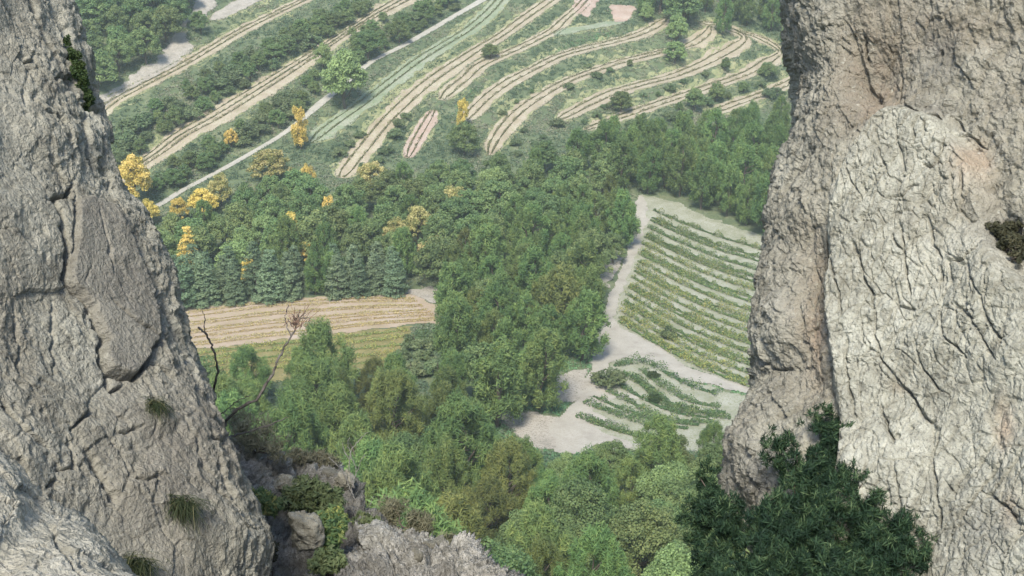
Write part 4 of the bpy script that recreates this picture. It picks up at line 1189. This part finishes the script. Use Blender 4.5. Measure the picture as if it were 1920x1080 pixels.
def disp_left(P, PX, PY_, S):
    Q = rot_coords(P, rad(-24), 3.2)
    big = .22 * fbm(P * .55, 3) + .12 * fbm(Q * 1.1, 3)
    fa, ea = facets(warp(Q, 2.0, .18) * 1.5, 1.0)
    fb, eb = facets(warp(Q, 5.0, .07) * 4.0, 1.1)
    fc, ec = facets(warp(Q, 12., .03) * 12.0, 1.2)
    gro = -.018 * np.exp(-(ea / .030) ** 2) * smooth(.1, .4, vnoise(P * 1.3 + 8)) - .014 * np.exp(-(eb / .05) ** 2) * smooth(.05, .4, vnoise(P * 2.1 + 18))
    soft = smooth(-.25, .35, vnoise(P * 1.0 + 60))
    fine = .011 * fb + .008 * fc + .010 * ridged(Q * 7, 4, .65) + .008 * ridged(rot_coords(P, rad(-24), 1.6) * 26 + 5, 3, .7)
    f1, f2, _ = worley(rot_coords(P, rad(-24), 2.0) * 9.0)
    pit = -.030 * np.clip(1 - f1 * 2.2, 0, 1) * smooth(.0, .35, vnoise(P * 1.7 + 2))
    pl = 1 - smooth(-8, 3, poly_sd(PX, PY_, PLATE))
    p2 = 1 - smooth(-30, 6, poly_sd(PX, PY_, PLATE2))
    ew = np.exp(-(S / .16) ** 2)
    led = ew * .05 * ridged(rot_coords(P, rad(-24), 6) * 6.0, 3)
    z = big * (1 - .5 * pl) +   .036 * fa * (1 - .8 * np.maximum(pl, p2)) + (fine * (.6 + .7 * soft) + gro + pit) * (1 - .72 * pl) * (1 - .45 * p2) + pl * .06 - .03 * p2 + led
    return z + 1.15 * carve(PX, PY_, [(c, w * .75, d) for c, w, d in LCR], P)
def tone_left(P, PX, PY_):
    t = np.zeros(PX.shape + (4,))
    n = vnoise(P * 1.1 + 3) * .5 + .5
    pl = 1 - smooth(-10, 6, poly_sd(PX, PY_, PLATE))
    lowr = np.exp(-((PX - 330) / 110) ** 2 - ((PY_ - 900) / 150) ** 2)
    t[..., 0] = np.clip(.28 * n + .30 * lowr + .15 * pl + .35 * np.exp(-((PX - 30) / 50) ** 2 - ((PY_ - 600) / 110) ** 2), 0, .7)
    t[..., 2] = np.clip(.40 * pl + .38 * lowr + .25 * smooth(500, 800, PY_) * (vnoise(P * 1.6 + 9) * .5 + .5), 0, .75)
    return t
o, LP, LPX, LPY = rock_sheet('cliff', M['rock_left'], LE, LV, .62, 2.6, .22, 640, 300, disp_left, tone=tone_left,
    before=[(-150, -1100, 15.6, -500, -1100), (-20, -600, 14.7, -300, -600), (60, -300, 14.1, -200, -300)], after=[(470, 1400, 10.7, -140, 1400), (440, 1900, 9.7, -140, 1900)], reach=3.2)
tag(o, 'grey cracked limestone cliff leaning along the left side', 'cliff')

# --- boulder at bottom left
BE = [(-120,790,6.9),(-60,815,6.9),(0,846,6.8),(36,868,6.8),(62,905,6.7),(100,945,6.7),(128,956,6.6),(155,968,6.6),(190,1002,6.5),(222,1045,6.4),(252,1082,6.3),(300,1140,6.2),(330,1180,6.1)]
BV = [(-260, 1100), (-240,1130), (-200,1150), (-170,1170), (-140,1190), (-110,1200), (-80,1210), (-50,1220), (-20,1240), (10,1250), (60,1260), (120,1270), (150,1280)]
BCR = [([(96,962),(118,1005),(150,1028),(165,1050)], 4.0, .05), ([(118,1005),(135,1040),(160,1075)], 3.0, .035), ([(160,1025),(175,1060),(185,1090)], 3.5, .04)]
def disp_boulder(P, PX, PY_, S):
    fb, eb = facets(warp(P, 4., .08) * 3.2, 1.0)
    fc, ec = facets(warp(P, 12., .03) * 11., 1.1)
    return .15 * fbm(P * .9, 3) + .030 * fb + .009 * fc + .022 * ridged(P * 5, 4, .6) + .008 * ridged(P * 26, 3, .7) + carve(PX, PY_, BCR, P)
o, BP, BPX, BPY = rock_sheet('boulder', M['rock_boulder'], BE, BV, .5, 1.2, .30, 300, 240, disp_boulder, backdepth=1.5, reach=1.6)
tag(o, 'pale rough boulder in the bottom left corner in front of the cliff', 'boulder')

# --- right cliff
RE = [(1472,-60,10.9),(1475,0,10.8),(1478,60,10.8),(1484,120,10.7),(1480,200,10.6),(1467,275,10.5),(1452,340,10.4),(1443,420,10.3),(1431,500,10.2),(1421,580,10.1),(1424,640,10.0),(1427,690,10.0),(1411,748,9.9),(1386,800,9.8),(1365,832,9.7),(1362,872,9.6),(1372,925,9.5),(1398,1000,9.4),(1418,1080,9.3),(1440,1150,9.2)]
RE = [(e[0], e[1], 10.9 - 1.7 * (e[1] + 60) / 1210) for e in RE]
RV = [(2060, e[1]) for e in RE]
PIL = [(1556,1180),(1560,900),(1566,760),(1552,640),(1546,540),(1544,450),(1556,390),(1572,330),(1600,272),(1632,226),(1672,200),(1720,206),(1770,222),(1800,244),(1842,290),(1862,370),(1880,440),(1905,500),(2000,560),(2120,600),(2120,1180)]
SLAB2 = [(1662,740),(1687,716),(1712,738),(1748,792),(1764,806),(1752,860),(1700,850),(1683,838),(1668,812)]
RCR = [([(1555,387),(1551,411),(1542,436),(1542,471),(1546,541),(1548,612)], 4.5, .12), ([(1785,255),(1786,306),(1769,330),(1752,325)], 3.2, .07),
 ([(1625,224),(1651,208),(1671,194)], 3.5, .08), ([(1690,197),(1732,217),(1759,219),(1773,230)], 3.2, .05), ([(1787,253),(1812,250),(1829,267),(1848,278)], 2.6, .035),
 ([(1787,217),(1807,242)], 3, .05), ([(1671,133),(1673,172),(1668,195)], 5, .08), ([(1607,60),(1607,78),(1609,111)], 4, .06), ([(1590,60),(1600,140),(1640,190)], 9, .06),
 ([(1820,341),(1820,390)], 3.2, .06), ([(1622,478),(1634,513),(1639,541),(1652,590)], 3.2, .06), ([(1706,432),(1711,489),(1713,527),(1718,560)], 3.2, .06),
 ([(1776,510),(1776,556)], 3.0, .06), ([(1792,503),(1798,541)], 3.0, .05), ([(1792,500),(1822,498),(1850,480)], 2.6, .04), ([(1685,387),(1717,383),(1727,366),(1740,362)], 3.0, .05),
 ([(1689,457),(1699,478),(1712,482)], 2.6, .04), ([(1808,580),(1840,605),(1857,633),(1890,690)], 3.0, .05), ([(1562,478),(1590,552),(1596,600)], 3.0, .05), ([(1692,548),(1700,580),(1731,587)], 2.8, .04),
 ([(1657,600),(1657,636),(1664,673),(1687,719),(1710,737),(1733,779),(1750,793),(1758,790)], 3.0, .04), ([(1657,765),(1669,811),(1683,839)], 3.8, .07),
 ([(1764,807),(1752,858),(1761,904),(1773,964),(1770,990)], 3.4, .06), ([(1882,867),(1840,927),(1812,973)], 3.4, .06), ([(1692,867),(1694,927),(1702,950)], 3.0, .05),
 ([(1606,650),(1606,710),(1612,800)], 3.4, .05), ([(1433,670),(1436,690),(1460,691)], 3.0, .06), ([(1740,290),(1735,260),(1748,240)], 2.4, .03), ([(1600,300),(1615,350),(1640,395)], 2.4, .03),
 ([(1660,260),(1672,310),(1690,350)], 2.2, .03), ([(1700,250),(1708,300),(1722,345)], 2.2, .03), ([(1830,500),(1850,545),(1860,560)], 2.8, .04), ([(1756,420),(1765,470),(1780,495)], 2.6, .04),
 ([(1860,560),(1880,620),(1905,660)], 3, .05), ([(1780,600),(1790,640),(1830,680)], 2.6, .04), ([(1812,640),(1842,610)], 2.6, .04), ([(1730,640),(1740,700),(1770,740)], 2.6, .04),
 ([(1480,560),(1490,600),(1484,640)], 3, .04), ([(1500,480),(1512,520),(1508,570)], 4, .05), ([(1870,930),(1900,960),(1930,990)], 3, .05), ([(1780,905),(1800,930)], 2.4, .04)]
def disp_right(P, PX, PY_, S):
    sdp = poly_sd(PX + 7 * vnoise(P * 3), PY_ + 7 * vnoise(P * 3 + 9), PIL)
    pil = 1 - smooth(-26, 5, sdp)
    top = np.exp(-((PX - 1690) / 90) ** 2 - ((PY_ - 120) / 90) ** 2)
    Qv = rot_coords(P, rad(8), 1.9)
    big = .22 * fbm(P * .7 + 20, 3) + .06 * fbm(P * 2.0, 3)
    # rough pitted part
    f1, f2, cid = worley(rot_coords(P, rad(14), 1.7) * 13.0)
    pit = .030 * (np.clip(f1, 0, 1) - .5) * -1 + .018 * cid
    fa, ea = facets(warp(rot_coords(P, rad(10), 1.6), 3., .10) * 3.0, 1.0)
    fb, eb = facets(warp(P, 9., .04) * 9.0, 1.2)
    rough = .028 * fa + .015 * fb + .022 * ridged(P * 5, 4, .6) + .8 * pit + .012 * ridged(P * 26, 3, .7)
    # slab: smoother, cut by a net of thin joints
    Wp = Qv + .10 * np.stack([vnoise(P * 5), vnoise(P * 5 + 7), vnoise(P * 5 + 13)], -1)
    g1, g2, gid = worley(Wp * 5.2)
    msk = smooth(-.35, .35, vnoise(P * 1.9 + 30))
    net = -.028 * np.exp(-((g2 - g1) / .032) ** 2) * msk + .007 * gid
    h1, h2, hid = worley(rot_coords(P, rad(-14), 2.6) * 9.5 + 50 + .3 * np.stack([vnoise(P * 8)] * 3, -1))
    net += -.026 * np.exp(-((h2 - h1) / .036) ** 2) * smooth(-.4, .25, vnoise(P * 2.6 + 70)) + .004 * hid
    fd, ed_ = facets(warp(Qv, 6., .06) * 4.2 + 9, 1.0)
    fe, ee_ = facets(warp(Qv, 14., .025) * 13. + 19, 1.1)
    sl = net + .014 * fd + .008 * fe - .020 * np.exp(-(ed_ / .03) ** 2) * (1 - msk) + .014 * fbm(Qv * 6, 4) + .010 * ridged(Qv * 20, 3, .7)
    brk = smooth(1000, 900, PY_) if False else 1.0
    s2 = 1 - smooth(-4, 3, poly_sd(PX, PY_, SLAB2))
    rec = -.16 * np.exp(-((PX - 1500) / 45) ** 2) * smooth(380, 480, PY_) * (1 - smooth(700, 800, PY_))
    alc = -.20 * np.exp(-((PX - 1640) / 60) ** 2 - ((PY_ - 150) / 70) ** 2)
    holes = -.06 * np.exp(-((PX - 1687) ** 2 + (PY_ - 823) ** 2) / 30) - .05 * np.exp(-((PX - 1712) ** 2 + (PY_ - 804) ** 2) / 14)
    dig = -.10 * np.exp(-((PX - 1885) / 38) ** 2 - ((PY_ - 435) / 34) ** 2)
    z = big + rough * (1 - .85 * pil) + pil * (sl + .19) - .035 * s2 + rec + alc + holes + dig
    return z + 1.3 * carve(PX, PY_, [(c, w * .7, d) for c, w, d in RCR], P)
def tone_right(P, PX, PY_):
    t = np.zeros(PX.shape + (4,))
    n = vnoise(P * 1.6 + 3) * .5 + .5
    pil = 1 - smooth(-14, 6, poly_sd(PX, PY_, PIL))
    g = lambda x, y, sx, sy: np.exp(-((PX - x) / sx) ** 2 - ((PY_ - y) / sy) ** 2)
    t[..., 0] = np.clip((1 - pil) * (.10 + .26 * n) + .65 * g(1620, 110, 75, 140) + .45 * g(1800, 60, 120, 50) + .7 * g(1515, 560, 38, 160) + .30 * g(1880, 220, 60, 150) + .8 * g(1690, 730, 16, 12) + .25 * pil * g(1830, 420, 120, 120), 0, .9)
    t[..., 1] = np.clip(.85 * g(1830, 310, 26, 42) + .55 * g(1800, 370, 50, 40) * n + .8 * g(1888, 805, 18, 42) + .45 * g(1905, 960, 18, 40) + .5 * g(1520, 640, 26, 60) + .3 * g(1640, 190, 40, 40), 0, .8)
    t[..., 2] = np.clip(.55 * g(1765, 100, 40, 40) + .5 * g(1740, 205, 40, 16) + .55 * g(1860, 1010, 60, 70) + .7 * g(1885, 435, 40, 36) + .25 * (1 - pil) * (vnoise(P * 2.7) * .5 + .5) + .5 * g(1400, 900, 50, 80), 0, .8)
    t[..., 3] = .14 * pil
    return t
o, RP_, RPX, RPY = rock_sheet('cliff', M['rock_right'], RE, RV, .70, 1.9, .16, 800, 440, disp_right, tone=tone_right,
    before=[(1560, -1100, 12.36, 2200, -1100), (1500, -600, 11.66, 2100, -600), (1480, -300, 11.24, 2070, -300)], after=[(1480, 1400, 8.85, 2060, 1400), (1500, 1900, 8.15, 2060, 1900)], reach=2.4)
tag(o, 'pale limestone cliff with cracked buttress along the right side', 'cliff')

# --- broken rocky slope at the bottom
OE = [(395,800,19.4),(430,832,19.2),(470,842,19.3),(510,846,19.6),(545,858,19.8),(590,880,19.8),(622,892,19.6),(648,930,19.0),(672,955,18.6),(700,972,18.2),(722,984,17.8),(760,1000,17.2),(800,1018,16.6),(850,1040,16.0),(890,1058,15.6),(930,1086,15.2),(970,1125,14.8),(1000,1160,14.5)]
OV = [(330,1200),(380,1200),(410,1200),(440,1200),(470,1210),(500,1210),(520,1220),(545,1220),(560,1220),(580,1230),(600,1230),(640,1240),(680,1250),(740,1260),(790,1270),(830,1280),(870,1290),(900,1300)]
def disp_slope(P, PX, PY_, S):
    Q = rot_coords(P, rad(38), 2.0)
    fa, ea = facets(warp(Q, 1.5, .25) * 1.1, 1.2)
    fb, eb = facets(warp(Q, 4.0, .10) * 3.0, 1.3)
    fc, ec = facets(warp(P, 9.0, .04) * 8.0, 1.3)
    z = .22 * fbm(P * .6, 3) + .17 * fa + .09 * fb + .045 * fc - .10 * np.exp(-(ea / .06) ** 2) - .06 * np.exp(-(eb / .08) ** 2)
    return (z + .09 * ridged(Q * 5.0, 4, .65) + .05 * ridged(P * 18, 3, .7)) 
def tone_slope(P, PX, PY_):
    t = np.zeros(PX.shape + (4,))
    t[..., 0] = np.clip(.22 * (vnoise(P * 1.2) * .5 + .5), 0, 1)
    t[..., 2] = np.clip(.55 * smooth(-.2, .5, vnoise(P * .9 + 4)), 0, .6)
    return t
o, OP, OPX, OPY = rock_sheet('rock_slope', M['rock_slope'], OE, OV, .40, 5.2, .07, 460, 280, disp_slope, tone=tone_slope)
tag(o, 'broken grey rocky slope falling away at the bottom left of centre', 'rock slope')

def surf(Pg, PX, PY_, px, py):
    i = np.argmin((PX - px) ** 2 + (PY_ - py) ** 2 + np.where(np.arange(PX.shape[1])[None] < 26, 1e6, 0))
    return Pg.reshape(-1, 3)[i]
def stone_mesh(seed):
    rng = np.random.default_rng(seed)
    U, Vv = np.meshgrid(np.linspace(0, 2 * math.pi, 37), np.linspace(.01, math.pi - .01, 22))
    d = np.stack([np.cos(U) * np.sin(Vv), np.sin(U) * np.sin(Vv), np.cos(Vv)], -1)
    r = np.ones(U.shape)
    for _ in range(12):
        n = unit(rng.normal(size=3)); h = rng.uniform(.5, .9)
        dn = (d * n).sum(-1)
        r = np.where(dn > 0, np.minimum(r, h / np.maximum(dn, 1e-3)), r)
    P = d * (r + .08 * ridged(d * 3 + seed, 3))[..., None]
    return mesh_np('stone', P.reshape(-1, 3), grid_faces(22, 37)[:, ::-1], M['rock_boulder'], True, None, {'tone': np.zeros((22 * 37, 4))})
def stones():
    ms = [stone_mesh(k) for k in range(5)]
    rng = np.random.default_rng(9)
    zones_ = [('beside the left cliff foot', (440, 540, 850, 960)), ('between the shrubs of the slope', (560, 680, 900, 1000)), ('on the bottom ridge', (660, 880, 1000, 1080)), ('at the bottom left of the slope', (500, 640, 1010, 1080))]
    for zn, (x0, x1, y0, y1) in zones_:
        lst = []
        for i in range(9):
            px, py = rng.uniform(x0, x1), rng.uniform(y0, y1)
            P = surf(OP, OPX, OPY, px, py)
            qx, qy, _ = project(P)
            if abs(qx - px) + abs(qy - py) > 60:
                continue
            o = obj('stone', ms[rng.integers(5)], None, P)
            s_ = rng.uniform(.05, .14)
            o.scale = (s_ * rng.uniform(.8, 1.5), s_, s_ * rng.uniform(.6, 1.1))
            o.rotation_euler = tuple(rng.uniform(-1, 1, 3) * (.5, .5, 3))
            lst.append((px, o))
        lst.sort(key=lambda q: q[0])
        for i, (px, o) in enumerate(lst):
            tag(o, f'small pale stone {zn}, {ORD[i]} from left', 'stone', 'stones on the rocky slope')
def loose_rock(px, py, D, rx, ry, seed, label, mat='rock_boulder', depth=None):
    rng = np.random.default_rng(seed)
    c = pt(np.array(px), np.array(py), np.array(D))
    k = D / FOC
    U, Vv = np.meshgrid(np.linspace(0, 2 * math.pi, 73), np.linspace(.01, math.pi - .01, 46))
    d = np.stack([np.cos(U) * np.sin(Vv), np.sin(U) * np.sin(Vv), np.cos(Vv)], -1)
    r = np.ones(U.shape)
    for _ in range(11):       # broken facets
        n = unit(rng.normal(size=3)); h = rng.uniform(.42, .85)
        dn = (d * n).sum(-1)
        r = np.where(dn > 0, np.minimum(r, h / np.maximum(dn, 1e-3)), r)
    P = d * r[..., None]
    P = P * np.array([rx * k, (depth or rx * .9) * k, ry * k])
    P = P + d * (.06 * ridged(P * 5 + seed, 4, .6)[..., None] + .025 * facets(P * 9 + seed, 1.2)[0][..., None])
    o = obj('boulder', mesh_np('boulder', P.reshape(-1, 3), grid_faces(46, 73)[:, ::-1], M[mat], True, None, {'tone': np.zeros((46 * 73, 4))}), None, c)
    o.rotation_euler = (0, rng.uniform(-.5, .5), 0)
    return tag(o, label, 'boulder', 'loose rocks on the slope')
stones()
loose_rock(572, 1000, 15.4, 36, 52, 1, 'whitest boulder on the rocky slope, right of the left cliff foot')
loose_rock(642, 912, 18.6, 20, 30, 5, 'pale standing stone below the bare grey tree')
loose_rock(700, 1010, 16.4, 40, 26, 7, 'grey rock on the ridge right of the small green shrubs', 'rock_slope')
loose_rock(540, 915, 17.4, 22, 26, 8, 'narrow grey rock between shrubs on the slope')

# ------------------------------------------------------------------ plants on the rocks
def near_shrub(name, lobes, n, L, W, mat, label, cat='shrub', D=None, stems=6, seed=0, upb=.5, jit=.6, narrow=.9, stemmat='bark', dens=64, sz=(.20, .36)):
    """lobes: (px, py, depth, radius px x, radius px y)"""
    rng = np.random.default_rng(seed + 900)
    lo = []
    for px, py, d, rx, ry in lobes:
        c = pt(np.array(px), np.array(py), np.array(d)); k = d / FOC
        lo.append((*c, rx * k, rx * k * narrow, ry * k))
    lo = np.array(lo)
    org = np.array([lo[:, 0].mean(), lo[:, 1].mean(), (lo[:, 2] - lo[:, 5]).min()])
    r = tag(obj(name, None, None, org), label, cat)
    lo[:, :3] -= org
    vol = lo[:, 3] * lo[:, 5]
    sub = []
    for k in range(len(lo)):         # break every lobe into many small sprays
        m = max(6, int(2.2 * dens * vol[k] / vol.sum()))
        d = rand_unit(m, rng); q = rng.uniform(.35, 1.0, m)[:, None]
        cc = lo[k, :3] + d * lo[k, 3:6] * q
        s = lo[k, 3:6].mean() * rng.uniform(*sz, m)
        sub += [(*c, a, a, a * 1.15) for c, a in zip(cc, s)]
    V, F, t = lobes_to_leaves(sub, n, rng, L, W, upb, jit, .15, 'out', -.9)
    obj('foliage', mesh_np('foliage', V, F, M[mat], False, {'tint': t}), r)
    parts = []
    for k in range(stems):
        j = rng.integers(len(sub))
        b0 = np.array([rng.normal() * .05, rng.normal() * .05, -.05])
        parts.append(tube(wiggle(b0, np.array(sub[j][:3]), 6, .03, rng), np.linspace(L * .09, L * .03, 6) + .002, 5))
    obj('stem', mesh_np('stem', *join(parts), M[stemmat], True), r)
    return r
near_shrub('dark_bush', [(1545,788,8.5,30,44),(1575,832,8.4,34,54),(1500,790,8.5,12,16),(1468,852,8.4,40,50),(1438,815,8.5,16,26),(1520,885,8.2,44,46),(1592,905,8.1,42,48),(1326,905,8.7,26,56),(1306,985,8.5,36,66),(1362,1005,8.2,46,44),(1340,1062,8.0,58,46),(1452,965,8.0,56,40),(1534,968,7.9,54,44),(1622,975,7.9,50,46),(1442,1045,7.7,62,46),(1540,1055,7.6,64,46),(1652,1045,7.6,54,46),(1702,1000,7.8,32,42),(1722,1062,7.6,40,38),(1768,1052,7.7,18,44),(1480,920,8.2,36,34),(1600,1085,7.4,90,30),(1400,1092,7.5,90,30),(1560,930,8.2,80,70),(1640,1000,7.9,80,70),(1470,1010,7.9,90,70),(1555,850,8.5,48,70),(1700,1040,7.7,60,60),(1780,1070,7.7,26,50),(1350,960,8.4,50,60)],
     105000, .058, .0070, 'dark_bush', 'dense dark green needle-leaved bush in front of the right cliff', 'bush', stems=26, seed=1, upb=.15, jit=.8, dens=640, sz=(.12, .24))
def on_rock(Pg, GXp, GYp, lst, out):
    res = []
    for px, py, rx, ry in lst:
        d = float(project(surf(Pg, GXp, GYp, px, py))[2])
        res.append((px, py, d - out, rx, ry))
    return res
near_shrub('rock_shrub', on_rock(RP_, RPX, RPY, [(1866,424,18,9),(1884,436,24,16),(1908,452,26,18),(1900,424,18,10),(1880,462,16,9),(1912,480,20,10)], .04), 7000, .030, .010, 'olive_scrub', 'dark olive shrub growing in a hollow of the right cliff', stems=5, seed=2)
near_shrub('rock_shrub', on_rock(LP, LPX, LPY, [(138,118,13,34),(146,150,20,36),(158,180,18,30),(130,92,8,24)], .10), 12000, .045, .018, 'moss', 'dark green mossy shrub on the upper edge of the left cliff', stems=4, seed=3)
near_shrub('brown_shrub', [(475,812,18.6,44,26),(520,842,18.2,34,20),(450,785,19.2,26,22)], 2200, .13, .014, 'brown_twig', 'brown twiggy shrub where the dead branches rise beside the left cliff', stems=10, seed=4, jit=.8)
near_shrub('slope_shrub', [(575,925,17.0,40,28),(610,940,17.0,34,28),(545,945,16.8,26,20)], 5200, .10, .03, 'shrub', 'green shrub in the middle of the rocky slope', stems=6, seed=5)
near_shrub('slope_shrub', [(612,1000,15.6,30,40),(630,975,16.0,24,24)], 4200, .10, .03, 'vine', 'yellow-green shrub right of the whitest boulder', stems=5, seed=6)
near_shrub('slope_shrub', [(618,1050,14.9,28,20),(600,1062,14.8,20,16)], 2600, .09, .03, 'shrub', 'dark green shrub at the bottom of the rocky slope', stems=5, seed=7)
near_shrub('slope_shrub', [(695,990,17.0,26,18),(680,975,17.4,20,14)], 2600, .10, .03, 'shrub', 'small green shrub on the ridge by the bare grey tree', stems=4, seed=8)
near_shrub('slope_shrub', [(500,945,16.6,28,18),(480,930,16.8,18,16)], 2600, .09, .03, 'vine', 'small yellowish shrub beside the left cliff foot', stems=4, seed=9)
near_shrub('slope_shrub', [(500,1030,15.0,18,30),(490,1060,14.6,16,24)], 1800, .09, .028, 'olive_scrub', 'dark shrub in the gap between the left cliff and the boulders', stems=4, seed=10)
near_shrub('slope_shrub', [(600,868,19.4,34,16),(560,858,19.2,24,14)], 2600, .11, .016, 'brown_twig', 'brownish dry shrub above the ridge beside the bare grey tree', stems=6, seed=11, jit=.8)
near_shrub('slope_shrub', [(735,955,17.8,28,30),(785,985,17.2,32,26),(840,1015,16.8,24,20)], 2600, .14, .012, 'brown_twig', 'thin dry brush along the far side of the rocky ridge', stems=12, seed=12, jit=.9)

def grass_tuft(px, py, P0, n, L, spread, label, seed, droop=1.0):
    rng = np.random.default_rng(seed)
    r = tag(obj('grass_tuft', None, None, P0), label, 'grass tuft', 'grass tufts on the left cliff')
    Vs, Fs, T = [], [], []
    off = 0
    for i in range(n):
        a = rng.random() * 6.283; out = np.array([math.cos(a), -abs(math.sin(a)) * .9, 0]) * rng.uniform(.2, 1)
        l = L * rng.uniform(.5, 1.15); w = .0038
        b0 = np.array([rng.normal() * spread, -abs(rng.normal()) * spread * .5, rng.normal() * spread * .6])
        s = np.linspace(0, 1, 6)[:, None]
        up = rng.uniform(.25, .8)
        p = b0 + out * l * s + np.array([0, 0, 1]) * l * (up * s - droop * rng.uniform(.5, 1.1) * s ** 2)
        side = unit(np.cross(out, np.array([0, 0, 1.0])) + rng.normal(size=3) * .3) * w
        ww = (1 - s * .9)
        V = np.concatenate([p + side * ww, p - side * ww])
        F = [(k, k + 1, 6 + k + 1, 6 + k) for k in range(5)]
        Vs.append(V); Fs.append(np.array(F) + off); off += 12
        T += [float(np.clip(.35 + .3 * rng.normal(), 0, 1))] * 5
    obj('blades', mesh_np('blades', np.concatenate(Vs), np.concatenate(Fs), M['tuft'], False, {'tint': np.array(T)}), r)
for px, py, n, L, sp, lab, sd in [(285, 762, 420, .26, .045, 'round dark grass tuft on the left cliff below the long crack', 1),
      (340, 945, 560, .34, .060, 'larger drooping grass tuft low on the left cliff', 2),
      (262, 1052, 420, .32, .070, 'grass tuft at the bottom between the boulder and the left cliff', 3)]:
    P0 = surf(LP, LPX, LPY, px, py)
    v = unit(np.array([0, 0, CAM_Z]) - P0)
    grass_tuft(px, py, P0 + v * .02, n, L, sp, lab, sd)

# dead branches beside the left cliff, and the bare grey tree
def branch_tree(name, mat, paths, label, cat, seed, wk=.28):
    rng = np.random.default_rng(seed)
    b = np.array(paths[0][0], float)
    org = pt(np.array(b[0]), np.array(b[1]), np.array(b[2]))
    r = tag(obj(name, None, None, org), label, cat)
    for pa, w0, w1 in [(p[0:-2], p[-2], p[-1]) for p in paths]:
        p = np.array(pa, float)
        n = len(p); l = np.linspace(0, n - 1, n * 5)
        q = np.stack([spline(l, np.arange(n), p[:, c]) for c in range(3)], -1)
        W = pt(q[:, 0], q[:, 1], q[:, 2])
        W[1:-1] += rng.normal(size=(len(W) - 2, 3)) * .006
        wid = np.linspace(w0, w1, len(W)) * wk * q[:, 2] / FOC * (1 + .15 * rng.normal(size=len(W)))
        obj('branch', mesh_np('branch', *tube(W - org, np.abs(wid) + .0015, 7), M[mat], True), r)
    return r, org
D1 = 14.2
r, org = branch_tree('dead_tree', 'dead_wood', [
   [(418,812,D1),(424,790,D1),(445,768,D1-.1),(482,748,D1-.2),(494,728,D1-.2),(512,700,D1-.1),(520,678,D1-.1),(530,655,D1),(545,632,D1),(555,612,D1+.1),(556,600,D1+.1), 11, 4],
   [(418,830,D1),(436,818,D1+.2),(470,808,D1+.4),(510,795,D1+.5),(540,782,D1+.6), 8, 2],
   [(408,790,D1+.3),(400,740,D1+.3),(408,700,D1+.2),(404,668,D1+.1),(396,645,D1+.1),(384,625,D1),(371,614,D1), 7, 6],
   [(410,780,D1+.2),(425,768,D1+.2),(445,752,D1+.2),(470,742,D1+.2), 4, 2],
   [(384,712,D1+.2),(388,700,D1+.2),(378,690,D1+.2), 5, 3],
   [(384,625,D1),(384,600,D1),(380,582,D1), 3, 1.5],
   [(545,632,D1),(535,605,D1),(537,585,D1),(541,572,D1), 4, 2.5],
   [(555,612,D1+.1),(552,598,D1),(548,588,D1), 3, 1.5], [(556,604,D1+.1),(566,596,D1),(580,596,D1),(578,602,D1), 3.5, 2],
   [(552,618,D1),(545,606,D1),(540,598,D1), 3, 1.5], [(556,600,D1+.1),(560,588,D1),(563,580,D1), 3, 1.2], [(558,600,D1),(570,588,D1),(574,582,D1), 3, 1.2],
   [(556,610,D1),(562,600,D1),(556,588,D1), 2.5, 1.2]], 'dead dark branches reaching up beside the left cliff before the golden field', 'dead tree', 5)
rng = np.random.default_rng(77)
tw = []
for i in range(26):
    a = pt(np.array(552 + rng.normal() * 7), np.array(610 + rng.normal() * 7), np.array(D1)) - org
    b = pt(np.array(558 + rng.normal() * 16), np.array(588 + rng.normal() * 10), np.array(D1 + rng.normal() * .1)) - org
    tw.append(tube(wiggle(a, b, 4, .008, rng), np.linspace(.005, .0022, 4), 4))
M['red_twig'] = bark_mat('reddish_twigs', (.20, .125, .09), (.32, .22, .165))
tag(obj('twigs', mesh_np('twigs', *join(tw), M['red_twig'], True), r), 'reddish fine twigs at the tip of the dead branch')
D2 = 18.3
branch_tree('bare_tree', 'pale_bark', [
   [(686,978,D2),(684,962,D2),(672,945,D2),(660,925,D2),(662,905,D2),(668,885,D2),(664,868,D2),(658,852,D2), 5, 2],
   [(664,915,D2),(656,890,D2),(655,862,D2),(660,842,D2),(672,828,D2), 4, 1.5],
   [(660,925,D2),(650,900,D2),(640,880,D2),(626,866,D2),(616,856,D2), 4, 1.5],
   [(655,862,D2),(646,846,D2),(642,830,D2), 2.5, 1.2], [(668,885,D2),(676,866,D2),(684,852,D2), 2.5, 1.2], [(658,852,D2),(652,836,D2),(655,820,D2), 2, 1],
   [(672,828,D2),(680,818,D2),(690,810,D2), 1.6, .8], [(684,962,D2),(694,948,D2),(700,930,D2), 3, 1.2]], 'bare grey-white tree on the rocky ridge before the green pines', 'bare tree', 6, wk=.26)

# ------------------------------------------------------------------ air
hz = bpy.data.meshes.new('haze')
x0, x1, y0, y1 = GX[0] - 5, GX[-1] + 5, GY[0] - 5, GY[-1] + 5
z0, z1 = GZ.min() - 1.0, max(GZ.max(), CAM_Z) + 14.0
hv = [(x0,y0,z0),(x1,y0,z0),(x1,y1,z0),(x0,y1,z0),(x0,y0,z1),(x1,y0,z1),(x1,y1,z1),(x0,y1,z1)]
hz.from_pydata(hv, [], [(0,3,2,1),(4,5,6,7),(0,1,5,4),(1,2,6,5),(2,3,7,6),(3,0,4,7)])
hm = bpy.data.materials.new('air')
hm.use_nodes = True
hn = hm.node_tree
hn.nodes.remove(hn.nodes['Principled BSDF'])
pv = hn.nodes.new('ShaderNodeVolumePrincipled')
pv.inputs['Color'].default_value = (.86, .95, .94, 1)
pv.inputs['Density'].default_value = 0.00030
pv.inputs['Anisotropy'].default_value = 0.2
hn.links.new(pv.outputs[0], hn.nodes['Material Output'].inputs['Volume'])
hz.materials.append(hm)
tag(obj('haze', hz), 'thin pale haze filling the valley', None, None, 'stuff')
